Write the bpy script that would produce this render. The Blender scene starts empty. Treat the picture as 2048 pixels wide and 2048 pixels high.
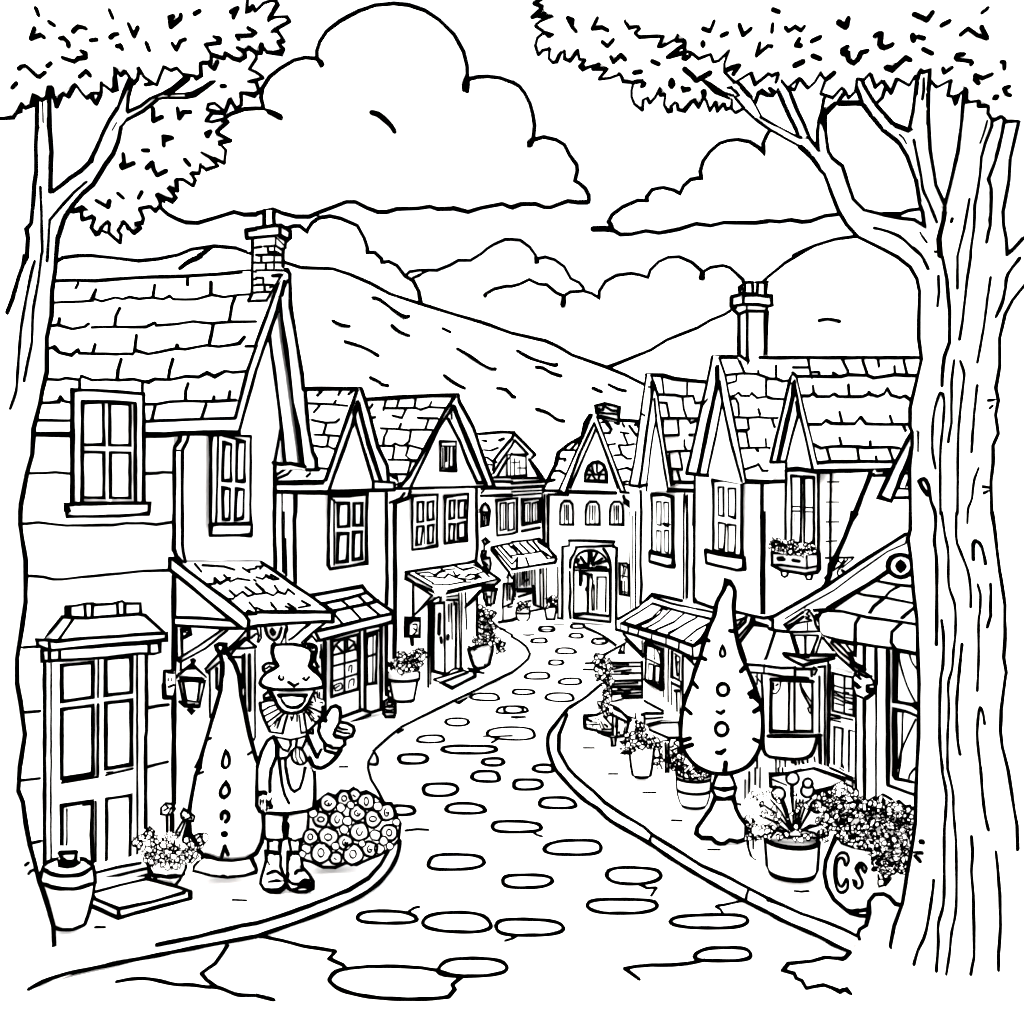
import bpy, math, random
from mathutils import Vector, geometry
rnd = random.Random(7)
S = bpy.context.scene
H = 3.3            # eye height, metres
K = 2048.0         # picture units per unit of depth (36 mm lens on a 36 mm sensor)
TS = 1932/512.0    # units of the survey grid squares

# ------------------------------------------------------------------ materials
def mat_paper():
    m = bpy.data.materials.new('white_paint'); m.use_nodes = True
    nt = m.node_tree; b = nt.nodes['Principled BSDF']
    b.inputs['Roughness'].default_value = 1.0
    b.inputs['Specular IOR Level'].default_value = 0.0
    tc = nt.nodes.new('ShaderNodeTexCoord'); n = nt.nodes.new('ShaderNodeTexNoise')
    n.inputs['Scale'].default_value = 6; n.inputs['Detail'].default_value = 4
    r = nt.nodes.new('ShaderNodeValToRGB')
    r.color_ramp.elements[0].color = (.80, .80, .79, 1); r.color_ramp.elements[1].color = (.84, .84, .84, 1)
    nt.links.new(tc.outputs['Object'], n.inputs['Vector']); nt.links.new(n.outputs['Fac'], r.inputs['Fac'])
    nt.links.new(r.outputs['Color'], b.inputs['Base Color'])
    return m
def mat_ink():
    m = bpy.data.materials.new('black_ink'); m.use_nodes = True
    b = m.node_tree.nodes['Principled BSDF']
    b.inputs['Base Color'].default_value = (0, 0, 0, 1)
    b.inputs['Roughness'].default_value = 1.0
    b.inputs['Specular IOR Level'].default_value = 0.0
    return m
PAPER, INK = mat_paper(), mat_ink()

# ------------------------------------------------------------------ survey points
LET = 'abcdefghijklmnop'
def parse(s):
    """strokes: list of (pts, width, smooth, closed, skip); numbers are positions in a lettered grid square"""
    out = []; w = 28; t = 0; sm = False
    for part in s.split('/'):
        pts = []; skip = set(); closed = False; sk = False; x = None; sm = False
        for tok in part.split():
            if tok in LET and len(tok) == 1: t = LET.index(tok)
            elif tok[0] == 'w' : w = float(tok[1:])
            elif tok == '~': sm = True
            elif tok == '@': closed = True
            else:
                if tok[0] == '!':
                    sk = True; tok = tok[1:]
                    if tok in LET: t = LET.index(tok); continue
                if x is None: x = float(tok)
                else:
                    if sk: skip.add(len(pts)); sk = False
                    pts.append(((t % 4)*512 + x/TS, (t//4)*512 + float(tok)/TS)); x = None
        if pts: out.append((pts, w/TS, sm, closed, skip))
    return out
def P(s): return parse(s)[0][0]

# ------------------------------------------------------------------ surfaces a point can be set on
def at(px, py, Y): return Vector(((px-1024)/K*Y, Y, H+(1024-py)/K*Y))
def T(s, Y): p = P(s)[0]; return at(p[0], p[1], Y)
EYE = Vector((0, 0, H)); LIFT = .7; RIM = 5
def nib(w): return max(1.5*w-1.3, .7*w+1.7)
class Pl:
    def __init__(s, p, n):
        s.p = Vector(p); s.n = Vector(n).normalized()
        if s.n.dot(Vector((0, 0, H))-s.p) < 0: s.n.negate()
    def __call__(s, px, py):
        d = Vector(((px-1024)/K, 1, (1024-py)/K)); o = Vector((0, 0, H))
        k = s.n.dot(d)
        t = s.n.dot(s.p-o)/k if abs(k) > 1e-4 else 30
        if t <= 0 or t > 4000: t = 4000
        return o+d*t
    def off(s, d): return Pl(s.p+s.n*d, s.n)
def Dp(Y): return Pl((0, Y, 0), (0, -1, 0))
def Gp(z): return Pl((0, 10, z), (0, 0, 1))
def Wp(xa, Ya, xb, Yb):
    a = at(xa, 1024, Ya); b = at(xb, 1024, Yb)
    return Pl(a, (b-a).cross(Vector((0, 0, 1))))
def P3(a, b, c): return Pl(a, (b-a).cross(c-a))

class Infl:
    """rounded body grown from an outline: real front and back bulge"""
    def __init__(s, pts, Y, thick, R):
        s.pts = pts; s.Y = Y; s.t = thick; s.R = R
    def dist(s, x, y):
        best = 1e9; q = s.pts; n = len(q); ins = False
        for i in range(n):
            ax, ay = q[i-1]; bx, by = q[i]
            dx, dy = bx-ax, by-ay; L = dx*dx+dy*dy
            u = 0 if L == 0 else max(0, min(1, ((x-ax)*dx+(y-ay)*dy)/L))
            e = (x-ax-u*dx)**2+(y-ay-u*dy)**2
            if e < best: best = e
            if (ay > y) != (by > y) and x < (bx-ax)*(y-ay)/(by-ay)+ax: ins = not ins
        return math.sqrt(best) if ins else 0
    def h(s, x, y):
        u = max(0, min(1, (s.dist(x, y)-RIM)/s.R))
        return s.t*math.sqrt(max(0, 1-(1-u)**2))
    def __call__(s, x, y): return at(x, y, s.Y-s.h(x, y))

def catmull(p, closed):
    n = len(p)
    if n < 3: return p
    out = []
    for i in range(n if closed else n-1):
        g = (lambda j: p[j % n]) if closed else (lambda j: p[max(0, min(n-1, j))])
        a, b, c, d = g(i-1), g(i), g(i+1), g(i+2)
        L = math.hypot(c[0]-b[0], c[1]-b[1]); m = max(2, min(8, int(L/7)))
        for k in range(m):
            t = k/m
            out.append(tuple(.5*(2*b[j]+(c[j]-a[j])*t+(2*a[j]-5*b[j]+4*c[j]-d[j])*t*t+(3*b[j]-a[j]-3*c[j]+d[j])*t**3) for j in (0, 1)))
    if not closed: out.append(p[-1])
    return out
def densify(p, closed, step=16, jit=.35):
    out = []; n = len(p)
    for i in range(n if closed else n-1):
        a, b = p[i], p[(i+1) % n]; L = math.hypot(b[0]-a[0], b[1]-a[1]); m = max(1, int(L/step))
        for k in range(m):
            t = k/m; j = jit if k else 0
            out.append((a[0]+(b[0]-a[0])*t+rnd.uniform(-j, j), a[1]+(b[1]-a[1])*t+rnd.uniform(-j, j)))
    if not closed: out.append(p[-1])
    return out

# ------------------------------------------------------------------ mesh builder: one Blender object each
class B:
    wk = 1.0
    def __init__(s, name, root=None, parent=None):
        s.wk = {'roof': 1.15, 'window': .9, 'pane': .82, 'sill': .9, 'wall': 1.08, 'chimney': 1.05}.get(name, 1.0)
        s.name = name; s.v = []; s.f = []; s.m = []; s.root = root
        s.parent = parent if parent is not None else root
    def tri(s, vs, fs, mi):
        k = len(s.v); s.v += vs; s.f += [tuple(i+k for i in f) for f in fs]; s.m += [mi]*len(fs)
    # solid plate with real thickness: front on the surface, back behind it
    def solid(s, car, pts, thick=.08, mi=0, direc=None):
        if isinstance(pts, str): pts = P(pts)
        fr = [car(*p) for p in pts]
        n = car.n if isinstance(car, Pl) else Vector((0, -1, 0))
        if direc is not None: d = direc
        elif abs(n.z) > .9 or not isinstance(car, Pl): d = -n*thick
        else:
            cc = sum(fr, Vector())/len(fr)-EYE; cc.z = 0; d = cc.normalized()*thick
        bk = [q+d for q in fr]; N = len(fr)
        tr = geometry.tessellate_polygon([fr])
        fs = [tuple(t) for t in tr]+[(a+N, c+N, b+N) for a, b, c in tr]
        fs += [(i, (i+1) % N, (i+1) % N+N, i+N) for i in range(N)]
        s.tri(fr+bk, fs, mi)
    def black(s, car, st, thick=.03):
        for pts, w, sm, cl, sk in parse(st):
            s.solid(car.off(thick*.5) if isinstance(car, Pl) else car, catmull(pts, True) if sm else pts, thick, 1)
    # drawn line: a round bead lying on the surface
    def bead(s, q, r, closed=False):
        n = len(q)
        if n == 1: q = [q[0]-Vector((r[0]*.2, 0, 0)), q[0]+Vector((r[0]*.2, 0, 0))]; r = [r[0], r[0]]; n = 2
        k0 = len(s.v); NS = 6; rings = []
        def tan(i):
            a = q[(i-1) % n] if closed else q[max(0, i-1)]
            b = q[(i+1) % n] if closed else q[min(n-1, i+1)]
            t = b-a
            return t.normalized() if t.length > 1e-9 else Vector((1, 0, 0))
        t = tan(0); ref = Vector((0, 0, 1)) if abs(t.z) < .9 else Vector((1, 0, 0))
        nn = t.cross(ref).normalized()
        seq = []
        if not closed:
            seq.append((q[0]-tan(0)*r[0]*.75, r[0]*.55, t))
        for i in range(n):
            ti = tan(i)
            a = (q[i]-q[i-1]).normalized() if (i > 0 or closed) else ti
            c = max(.62, a.dot(ti)) if a.length > 0 else 1
            seq.append((q[i], r[i]/c, ti))
        if not closed: seq.append((q[-1]+tan(n-1)*r[-1]*.75, r[-1]*.55, tan(n-1)))
        vs = []
        for c, rr, ti in seq:
            nn = nn-ti*nn.dot(ti)
            if nn.length < 1e-6: nn = ti.orthogonal()
            nn.normalize(); bb = ti.cross(nn)
            vs += [c+(nn*math.cos(a)+bb*math.sin(a))*rr for a in [2*math.pi*j/NS for j in range(NS)]]
        M = len(seq); fs = []
        for i in range(M if closed else M-1):
            a = i*NS; b = ((i+1) % M)*NS
            fs += [(a+j, a+(j+1) % NS, b+(j+1) % NS, b+j) for j in range(NS)]
        if not closed:
            fs += [tuple(range(NS-1, -1, -1)), tuple((M-1)*NS+j for j in range(NS))]
        s.tri(vs, fs, 1)
    def line(s, car, pts, w, smooth=False, closed=False, skip=(), jit=.35):
        runs = []
        if skip:
            cur = []; n = len(pts)
            for i in range(n):
                if i in skip:
                    if len(cur) > 1: runs.append(cur)
                    cur = [pts[i]]
                else: cur.append(pts[i])
            if closed and 0 not in skip: cur.append(pts[0])
            if len(cur) > 1: runs.append(cur)
            closed = False
        else: runs = [pts]
        for p in runs:
            if smooth: p = catmull(p, closed)
            p = densify(p, closed, 16, jit) if len(p) > 1 else p
            # break at hairpins so that corners stay crisp
            segs = [p]
            if not closed and len(p) > 2:
                segs = []; cur = [p[0]]
                for i in range(1, len(p)-1):
                    cur.append(p[i])
                    ax, ay = p[i][0]-p[i-1][0], p[i][1]-p[i-1][1]; bx, by = p[i+1][0]-p[i][0], p[i+1][1]-p[i][1]
                    la = math.hypot(ax, ay)*math.hypot(bx, by)
                    if la and (ax*bx+ay*by)/la < .3: segs.append(cur); cur = [p[i]]
                cur.append(p[-1]); segs.append(cur)
            for g in segs:
                q = [car(*c) for c in g]
                q = [c+(EYE-c).normalized()*(w*LIFT/K*c.y) for c in q]
                q2 = [q[0]]; 
                for c in q[1:]:
                    if (c-q2[-1]).length > 1e-5: q2.append(c)
                if closed and len(q2) < 3: closed = False
                if len(q2) < 2 and len(g) > 1: continue
                nz = rnd.random()*6
                s.bead(q2, [nib(w)*s.wk*.5/K*max(c.y, .5)*(1+.09*math.sin(i*.9+nz)) for i, c in enumerate(q2)], closed)
    def ink(s, car, st):
        for pts, w, sm, cl, sk in parse(st): s.line(car, pts, w, sm, cl, sk)
    def shape(s, car, st, thick=.08):
        """plate plus its drawn outline (every sub-string a plate)"""
        for pts, w, sm, cl, sk in parse(st):
            if sm: pts = catmull(pts, True)
            s.solid(car, pts, thick); s.line(car, pts, w, False, True, sk)
    def infl(s, st, Y, thick, R=30, step=26, ink=True, smooth=False):
        pts, w, sm, cl, sk = parse(st)[0] if isinstance(st, str) else (st, 28/TS, False, True, set())
        if sm or smooth: pts = catmull(pts, True); sk = set()
        car = Infl(pts, Y, thick, R)
        xs = [p[0] for p in pts]; ys = [p[1] for p in pts]
        e = densify(pts, True, max(step, 14), 0)
        v2 = [Vector(p) for p in e]; ne = len(v2)
        y = min(ys)+step/2; row = 0
        while y < max(ys):
            x = min(xs)+step*(.5 if row % 2 else .25)
            while x < max(xs):
                if car.dist(x, y) > step*.35: v2.append(Vector((x, y)))
                x += step
            y += step; row += 1
        for i in range(ne):
            a, m, z = e[i-1], e[i], e[(i+1) % ne]; tx, ty = z[0]-a[0], z[1]-a[1]; L = math.hypot(tx, ty)+1e-6
            for sg in (-1, 1):
                x, y = m[0]-sg*ty/L*7, m[1]+sg*tx/L*7
                if car.dist(x, y) > 5: v2.append(Vector((x, y)))
        res = geometry.delaunay_2d_cdt(v2, [(i, (i+1) % ne) for i in range(ne)], [list(range(ne))], 1, 1e-4)
        ov, of = res[0], res[2]
        hs = [car.h(p.x, p.y) for p in ov]; N = len(ov)
        vs = [at(p.x, p.y, Y-h) for p, h in zip(ov, hs)]+[at(p.x, p.y, Y+h+.004*Y/10) for p, h in zip(ov, hs)]
        fs = [tuple(f) for f in of]+[tuple(reversed([i+N for i in f])) for f in of]
        s.tri(vs, fs, 0)
        if ink: s.line(car, pts, w, False, True, sk)
        return car
    # turned body (pots, barrels): profile rows (py, half width), centred on column px
    def turn(s, px, rows, Y, rings=(), w=28, sides=True, cap=True, n=28):
        w = nib(w/TS); A = []
        for py, hw in rows:
            c = at(px, py, Y); A.append((c, hw/K*Y))
        vs = []; fs = []
        for c, r in A:
            vs += [c+Vector((r*math.cos(2*math.pi*k/n), r*math.sin(2*math.pi*k/n), 0)) for k in range(n)]
        for i in range(len(A)-1):
            fs += [(i*n+k, i*n+(k+1) % n, (i+1)*n+(k+1) % n, (i+1)*n+k) for k in range(n)]
        fs += [tuple(range(n)), tuple((len(A)-1)*n+k for k in reversed(range(n)))]
        s.tri(vs, fs, 0)
        for i in rings:
            c, r = A[i]
            q = [c+Vector((r*math.cos(2*math.pi*k/n), r*math.sin(2*math.pi*k/n), 0)) for k in range(n)]
            s.bead([p+(EYE-p).normalized()*(w*.6/K*p.y) for p in q], [w*.5/K*p.y for p in q], True)
        if sides:
            ry = Vector((A[0][0].x, A[0][0].y, 0)).normalized(); sd = Vector((ry.y, -ry.x, 0))
            for sg in (-1, 1):
                q = [c+sd*(sg*r) for c, r in A]; q = [p+(EYE-p).normalized()*(w*.9/K*Y) for p in q]
                s.bead(q, [w*.5/K*Y]*len(q))
        def car(x, y):
            for k in range(len(rows)-1):
                a, b = rows[k], rows[k+1]
                if a[0] <= y <= b[0] or k == len(rows)-2 or (k == 0 and y < a[0]):
                    u = max(0, min(1, (y-a[0])/(b[0]-a[0]+1e-9))); hw = a[1]+(b[1]-a[1])*u; break
            d = x-px; return at(x, y, Y-math.sqrt(max(0, hw*hw-d*d))/K*Y)
        return car
    def end(s, **tags):
        me = bpy.data.meshes.new(s.name)
        o = bpy.data.objects.new(s.name, me); S.collection.objects.link(o)
        if s.root is not None: org = s.root.matrix_world.translation if False else Vector(s.root['_o']); o.parent = s.parent
        else:
            zs = min(v.z for v in s.v); lo = [v for v in s.v]
            org = Vector((sum(v.x for v in lo)/len(lo), sum(v.y for v in lo)/len(lo), zs)); o.location = org
        me.from_pydata([v-org for v in s.v], [], s.f)
        me.materials.append(PAPER); me.materials.append(INK)
        me.polygons.foreach_set('material_index', s.m); me.update()
        for k, v in tags.items(): o[k] = v
        return o
GROUPS = {'house': 'houses along the lane', 'shop': 'shops along the lane', 'potted plant': 'potted plants along the lane', 'lantern': 'lanterns of the lane', 'awning': 'awnings of the lane', 'tree': 'trees framing the lane', 'sculpture': 'tall button sculptures'}
def thing(name, label, category, base, group=None):
    o = bpy.data.objects.new(name, None); S.collection.objects.link(o)
    o.empty_display_size = .2
    o.location = base; o['_o'] = list(base)
    o['label'] = label; o['category'] = category
    group = group or GROUPS.get(category)
    if group: o['group'] = group
    return o
def window(root, car, outer, panes, sill=None, w=26, extra='', d=.05, parent=None, pw=None, frame=''):
    b = B('window', root, parent); c = car.off(d); b.shape(c, 'w%g '%w+outer, d+.07)
    if extra: b.ink(c, extra)
    wn = b.end()
    if panes:
        b = B('pane', root, wn); b.shape(c.off(.012), 'w%g '%(pw or w)+panes, .035); b.end()
    if sill:
        b = B('sill', root, wn); b.shape(car.off(d+.09), 'w%g '%w+sill, .2); b.end()
    return wn
def scribble(b, car, poly, n, w=15, size=30, seed=1, near=.35):
    """heap of small overlapping outlined leaves and petals inside a patch"""
    pts = P(poly) if isinstance(poly, str) else poly
    tst = Infl(pts, 1, 1, 1); r = random.Random(seed); n = int(n*.95)
    xs = [p[0] for p in pts]; ys = [p[1] for p in pts]; k = 0; tries = 0
    Y0 = min(car(x, y).y for x, y in [(r.uniform(min(xs), max(xs)), r.uniform(min(ys), max(ys))) for _ in range(60)])
    while k < n and tries < n*30:
        tries += 1
        x = r.uniform(min(xs), max(xs)); y = r.uniform(min(ys), max(ys))
        if tst.dist(x, y) <= 0: continue
        k += 1; q = size/TS*r.uniform(.45, .95); Yk = Y0-.02-.22*k/n*min(1, Y0/12)
        a = r.uniform(0, 6.28); m = r.choice((4, 5, 6, 7)); e = r.uniform(.4, .8); pp = []
        for i in range(m):
            an = 2*math.pi*i/m; f = r.uniform(.5, 1.45); u, v = q*f*math.cos(an), q*f*e*math.sin(an)
            pp.append((x+u*math.cos(a)-v*math.sin(a), y+u*math.sin(a)+v*math.cos(a)))
        c = Dp(Yk); g = w/TS*.84*r.uniform(.7, 1.3); q *= 1.3; n_ = 0
        b.solid(c, [(x+(u-x)*(1+g/q), y+(v-y)*(1+g/q)) for u, v in pp], .0002, 1)
        b.solid(Dp(Yk-.00025), [(x+(u-x)*(1-g/q), y+(v-y)*(1-g/q)) for u, v in pp], .0002)
        if r.random() < .35:
            ca, sa = math.cos(a)*q*.4, math.sin(a)*q*.4; ww = g*.7/q
            b.solid(Dp(Yk-.0005), [(x-ca+sa*ww, y-sa-ca*ww), (x+ca+sa*ww, y+sa-ca*ww), (x+ca-sa*ww, y+sa+ca*ww), (x-ca-sa*ww, y-sa+ca*ww)], .0002, 1)
def ring(t, x, y, rx, ry, n=9): return '~ @ '+t+' '+' '.join('%.0f %.0f' % (x+rx*math.cos(2*math.pi*k/n), y+ry*math.sin(2*math.pi*k/n)) for k in range(n))
# ================================================================== ground, road, kerbs
G0, GR = Gp(0.0), Gp(-0.07)
b = B('ground'); q = 3000
b.tri([Vector((-q, -30, -.5)), Vector((q, -30, -.5)), Vector((q, 5000, -.5)), Vector((-q, 5000, -.5)),
       Vector((-q, -30, -.08)), Vector((q, -30, -.08)), Vector((q, 5000, -.08)), Vector((-q, 5000, -.08))],
      [(0, 3, 2, 1), (4, 5, 6, 7), (0, 1, 5, 4), (1, 2, 6, 5), (2, 3, 7, 6), (3, 0, 4, 7)], 0)
b.end(kind='structure')
LA = 'm 1180 1335 1500 1270 1820 1190 1932 1170 n 0 1170 200 1110 400 1040 700 920 850 830 940 730 990 640 1035 555'
LB = 'm 215 1670 330 1610 480 1560 850 1480 1200 1410 1500 1350 1932 1270 n 0 1270 350 1150 720 1000 900 890 1010 770 1070 650 1085 550'
LC = 'n 965 258 920 170 870 90 850 20 j 845 1932 850 1880 900 1790 1000 1700 1100 1620 1300 1520 1500 1420 1932 1210 k 60 1165 120 1110 135 1070 110 1020 60 980 0 945 j 1932 930 1870 895 1800 855'
RA = 'k 415 1530 355 1680 352 1800 425 1932 o 480 60 560 130 620 180 700 260 820 340 1000 450 1060 505 1200 590 1430 735 1600 810 1780 905 1932 985 p 0 990 120 1040 250 1100 450 1170 560 1215 680 1275'
RB = 'k 670 1305 560 1400 420 1490 330 1600 275 1680 275 1800 325 1932 o 370 60 480 180 560 250 650 310 740 395 920 500 1040 570 1200 680 1400 805 1600 920 1750 1000 1932 1090 p 0 1090 130 1160 380 1270 500 1335 620 1388'
b = B('road'); rp = P('k 550 870 680 930 790 1010 735 1180')+P(RB)
road = [Vector(v) for v in ()]
poly = [(-2500, 2600)]+P('m -300 1800')+P(LB)+P(LC)+P('k 300 830')+rp+P('p 1300 1700')+[(4500, 2600)]
b.solid(GR, poly, .06)
ST = '''j 1730 1400 108 26 1932 1497 118 28 1518 1588 90 27 1320 1717 100 28 1610 1797 195 30 1185 1867 112 33 1790 1890 75 28
k 262 888 58 20 495 866 52 16 205 975 55 18 485 938 50 17 660 980 58 22 405 1053 72 22 332 1140 56 18 192 1240 88 26 440 1283 80 24 85 1362 78 20 362 1402 108 31 10 1495 68 26 -2 1675 185 46 240 1940 78 27
n 1735 68 105 38 1390 167 135 44 1580 310 145 38 1110 323 82 36 1505 713 215 55 985 1130 220 46 1520 1168 260 72 1630 1508 262 66
o 118 128 112 36 342 268 135 40 30 447 178 42 465 605 208 55 112 857 195 46 915 815 195 65 830 1045 250 55 1495 1160 280 52 125 1205 245 62 1595 1410 208 50'''
tk = ST.split(); i = 0; t = 0; BX = {}
while i < len(tk):
    if tk[i] in LET: t = LET.index(tk[i]); i += 1; continue
    cx, cy, rx, ry = map(float, tk[i:i+4]); i += 4
    cx = (t % 4)*512+cx/TS; cy = (t//4)*512+cy/TS; rx /= TS; ry /= TS
    n = 14; e = rnd.choice([.62, .7, .8]); ph = rnd.random()*6
    pp = []
    for k in range(n):
        a = 2*math.pi*k/n; c, s_ = math.cos(a), math.sin(a)
        g = 1+.05*math.sin(2*a+ph)+.04*math.sin(3*a+ph*2)
        pp.append((cx+rx*g*math.copysign(abs(c)**e, c), cy+ry*g*math.copysign(abs(s_)**.85, s_)))
    b.line(GR, pp, (28 if cy > 1500 else 22)/TS, True, True, (), .2)
b.ink(GR, '''w24 k 0 1550 30 1556 100 1550 / w16 320 850 390 850 / 85 930 120 936 165 927 / w14 k 610 985 700 985 / 640 968 700 965 / 210 888 310 888
/ w20 j 1720 1695 1800 1697 1932 1692 / 1780 1742 1830 1712 / w22 ~ n 1150 1085 1190 1060 1230 1050 / 1880 1305 1932 1290 o 40 1265 / o 165 490 190 508 225 518 / 960 880 1020 910 1090 905 1075 925 1050 965
/ 1600 1110 1575 1070 1540 1048 1560 1040 1600 1035 1740 1005 / n 1130 475 1220 465 1300 470 / w28 o 1460 1450 1320 1480 1200 1490 1050 1490 930 1500 850 1515 960 1595
/ m 1715 1340 1670 1410 1620 1480 1520 1550 / 1520 1550 1560 1600 1630 1650 / ~ m 880 1615 1000 1595 1130 1595 1320 1635 1450 1640 1560 1655 1650 1660 1780 1710 1830 1718 1932 1718 n 0 1718 135 1752
/ w28 n 30 1270 200 1305 350 1345 600 1385 / 600 1385 550 1440 660 1490 685 1520 / n 690 1515 850 1500 1050 1500 1250 1510 1370 1530 / w30 1370 1530 1480 1565 1560 1575 / 1550 1580 1480 1635 1500 1670 1450 1730 / ~ 1450 1730 1300 1745 1050 1745 830 1725 650 1680 570 1625 555 1590 600 1540 690 1515
/ w28 p 620 1390 580 1435 560 1445 430 1432 330 1460 150 1480 110 1530 / 110 1530 200 1555 215 1590 260 1610 290 1665 330 1655 420 1640 490 1665 545 1695 570 1675 590 1675 625 1705''')
b.end(kind='structure')
b = B('pavement')
b.solid(G0, [(-4000, 2600)]+P('m -900 1850 -300 1680 215 1480 480 1385 850 1330')+P(LA)+P(LC)+P('j 1790 840')+[(-4000, 1240)], .2)
b.ink(G0, 'w28 '+LA+' / w20 '+LC+' / w20 m 720 1203 790 1203 / 1755 997 1860 1001 / j 630 1925 690 1925 / w18 j 1070 1665 1110 1642 / w20 ~ j 885 1800 915 1850 915 1900 880 1905 855 1900 / w16 j 1490 1425 1530 1440 1590 1405')
b.end(kind='structure')
b = B('pavement')
b.solid(G0, P('k 550 870 680 930 790 1010 735 1180 670 1305 560 1390 435 1490')+P(RA)+P('p 1400 1750 ')+[(4000, 1900), (4000, 1240)]+P('k 800 840'), .2)
b.ink(G0, 'w26 '+RA+' / w20 ~ k 550 870 680 930 790 1010 / w20 k 540 1783 620 1783 / o 730 47 798 47 / 990 187 1085 187 / 1205 398 1280 400 / 1480 618 1568 618 / p 200 930 250 936 305 930 / w22 k 672 1303 560 1397 430 1488 / w26 p 760 1000 765 1090 740 1190 690 1220 680 1250 690 1290')
b.end(kind='structure')
def kerb(A, Bt, joints, w):
    b = B('kerb'); a = catmull(P(A), False); c = catmull(P(Bt), False); n = 60
    def res(p):
        L = [0]
        for i in range(1, len(p)): L.append(L[-1]+math.hypot(p[i][0]-p[i-1][0], p[i][1]-p[i-1][1]))
        o = []
        j = 0
        for k in range(n):
            t = L[-1]*k/(n-1)
            while j < len(p)-2 and L[j+1] < t: j += 1
            u = (t-L[j])/max(1e-6, L[j+1]-L[j]); o.append((p[j][0]+(p[j+1][0]-p[j][0])*u, p[j][1]+(p[j+1][1]-p[j][1])*u))
        return o
    ra, rc = res(a), res(c)
    va = [Gp(.006)(*p) for p in ra]; vc = [Gp(-.066)(*p) for p in rc]; vd = [p+Vector((0, 0, -.1)) for p in va]; ve = [p+Vector((0, 0, -.1)) for p in vc]
    fs = []
    for i in range(n-1): fs += [(i, i+1, n+i+1, n+i), (2*n+i, 3*n+i, 3*n+i+1, 2*n+i+1)]
    b.tri(va+vc+vd+ve, fs, 0)
    b.ink(Gp(-.045), 'w%g ~ '%w+Bt)
    for x, y, x2, y2 in joints: b.line(Gp(.01), [P(f'o {x} {y}')[0], P(f'o {(x+x2)/2-6} {(y+y2)/2}')[0], P(f'o {x2} {y2}')[0]], 20/TS)
    b.end(kind='structure')
kerb(LA, LB, [], 28)
kerb(RA, RB, [(1055, 505, 1040, 560), (1785, 915, 1765, 1000)], 27)

# ================================================================== hills
b = B('hill'); b.wk = 1.55
c = b.infl('w26 e !-1500 400 !435 50 480 22 600 8 700 8 850 22 1050 48 1200 32 1350 0 a 1450 1890 1620 1868 1780 1882 1890 1922 f 100 20 210 55 340 98 580 105 700 145 860 215 1000 290 1240 370 1500 450 1700 510 1932 592 g 0 590 250 650 340 690 450 755 700 845 850 905 1000 980 !g 1500 1300 !k 1900 400 !i -1500 400', 300, 60, 500, 80)
b.ink(c, '''w24 ~ a 1500 1932 1560 1900 1630 1872 / w20 ~ e 1355 95 1430 40 1520 0 / w18 ~ f 880 315 930 330 1040 410 1120 460 1155 453 / ~ 580 490 640 520 705 530 / ~ 1025 525 1080 570 1155 602 / ~ 670 645 820 695 920 750
/ 1410 547 1465 573 / ~ 1520 700 1600 745 1700 815 1770 850 1805 852 / ~ 1420 900 1500 960 1575 998 / ~ 865 918 930 950 950 970 995 978 / ~ 1820 998 1890 1010 1932 1055 g 25 1065 / ~ g 40 715 150 775 320 825 335 815
/ ~ 185 840 230 845 300 885 370 906 / 610 997 675 1025 / ~ 730 970 800 1005 855 1018 / ~ 185 1155 270 1185 340 1235 390 1246''')
b.end(kind='structure')
b = B('hill'); b.wk = 1.55
c = b.infl('w24 g 720 842 870 790 1050 715 1170 640 1400 550 1500 490 1600 450 1665 410 1890 205 1932 165 h 0 165 130 60 230 0 d 200 1932 350 1862 500 1815 680 1790 !1500 1790 !h 3500 400 !l 3500 900 !k 300 900', 360, 60, 500, 80)
b.ink(c, 'w18 ~ h 385 487 450 475 540 492')
b.end(kind='structure')

# ================================================================== clouds
def cloud(label, poly, strokes, Y, th=40):
    b = B('cloud'); b.wk = 1.55; c = b.infl(poly, Y, th, 60, 50)
    b.ink(c, strokes)
    b.end(label=label, category='cloud', group='clouds over the hills')
cloud('tallest cumulus cloud with a big round dome at the top centre',
 '''w27 a !1300 1200 1205 1550 1270 1610 1340 1645 1400 1668 1490 1673 1640 1630 1765 1590 1840 1610 1932 1610 b 0 1605 130 1570 200 1600 300 1625 400 1625 480 1590 590 1550 680 1515 750 1515 840 1560 920 1590 985 1590 1060 1568 1220 1565 1310 1550 1370 1568 1470 1565 1490 1560 1600 1590 1700 1560 1860 1530 1910 1550
 c 0 1555 70 1530 180 1530 250 1557 290 1557 420 1508 500 1518 572 1518 570 1480 545 1430 500 1390 465 1370 485 1290 480 1250 430 1180 390 1100 330 1065 240 1045 150 1070 162 950 150 870 130 790 90 710 50 660 0 630 b 1932 632 1840 598 1750 588 1680 592 1590 612 1585 500 1560 400 1490 270 1380 160 1270 90 1150 50 1040 38 900 50 780 95 640 170 540 245 490 320 468 390 470 455 430 452 375 445 290 465 190 525 110 590 60 670 48 740 70 830 0 830 a 1932 830 1850 835 1750 870 1700 900''',
 'w30 b 1585 590 1580 700 / w26 470 450 495 485 / w28 c 150 1060 130 1095 / w24 ~ b 80 835 130 855 185 885 / w24 ~ b 870 848 920 862 970 900 1020 950 1045 990', 620)
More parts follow.
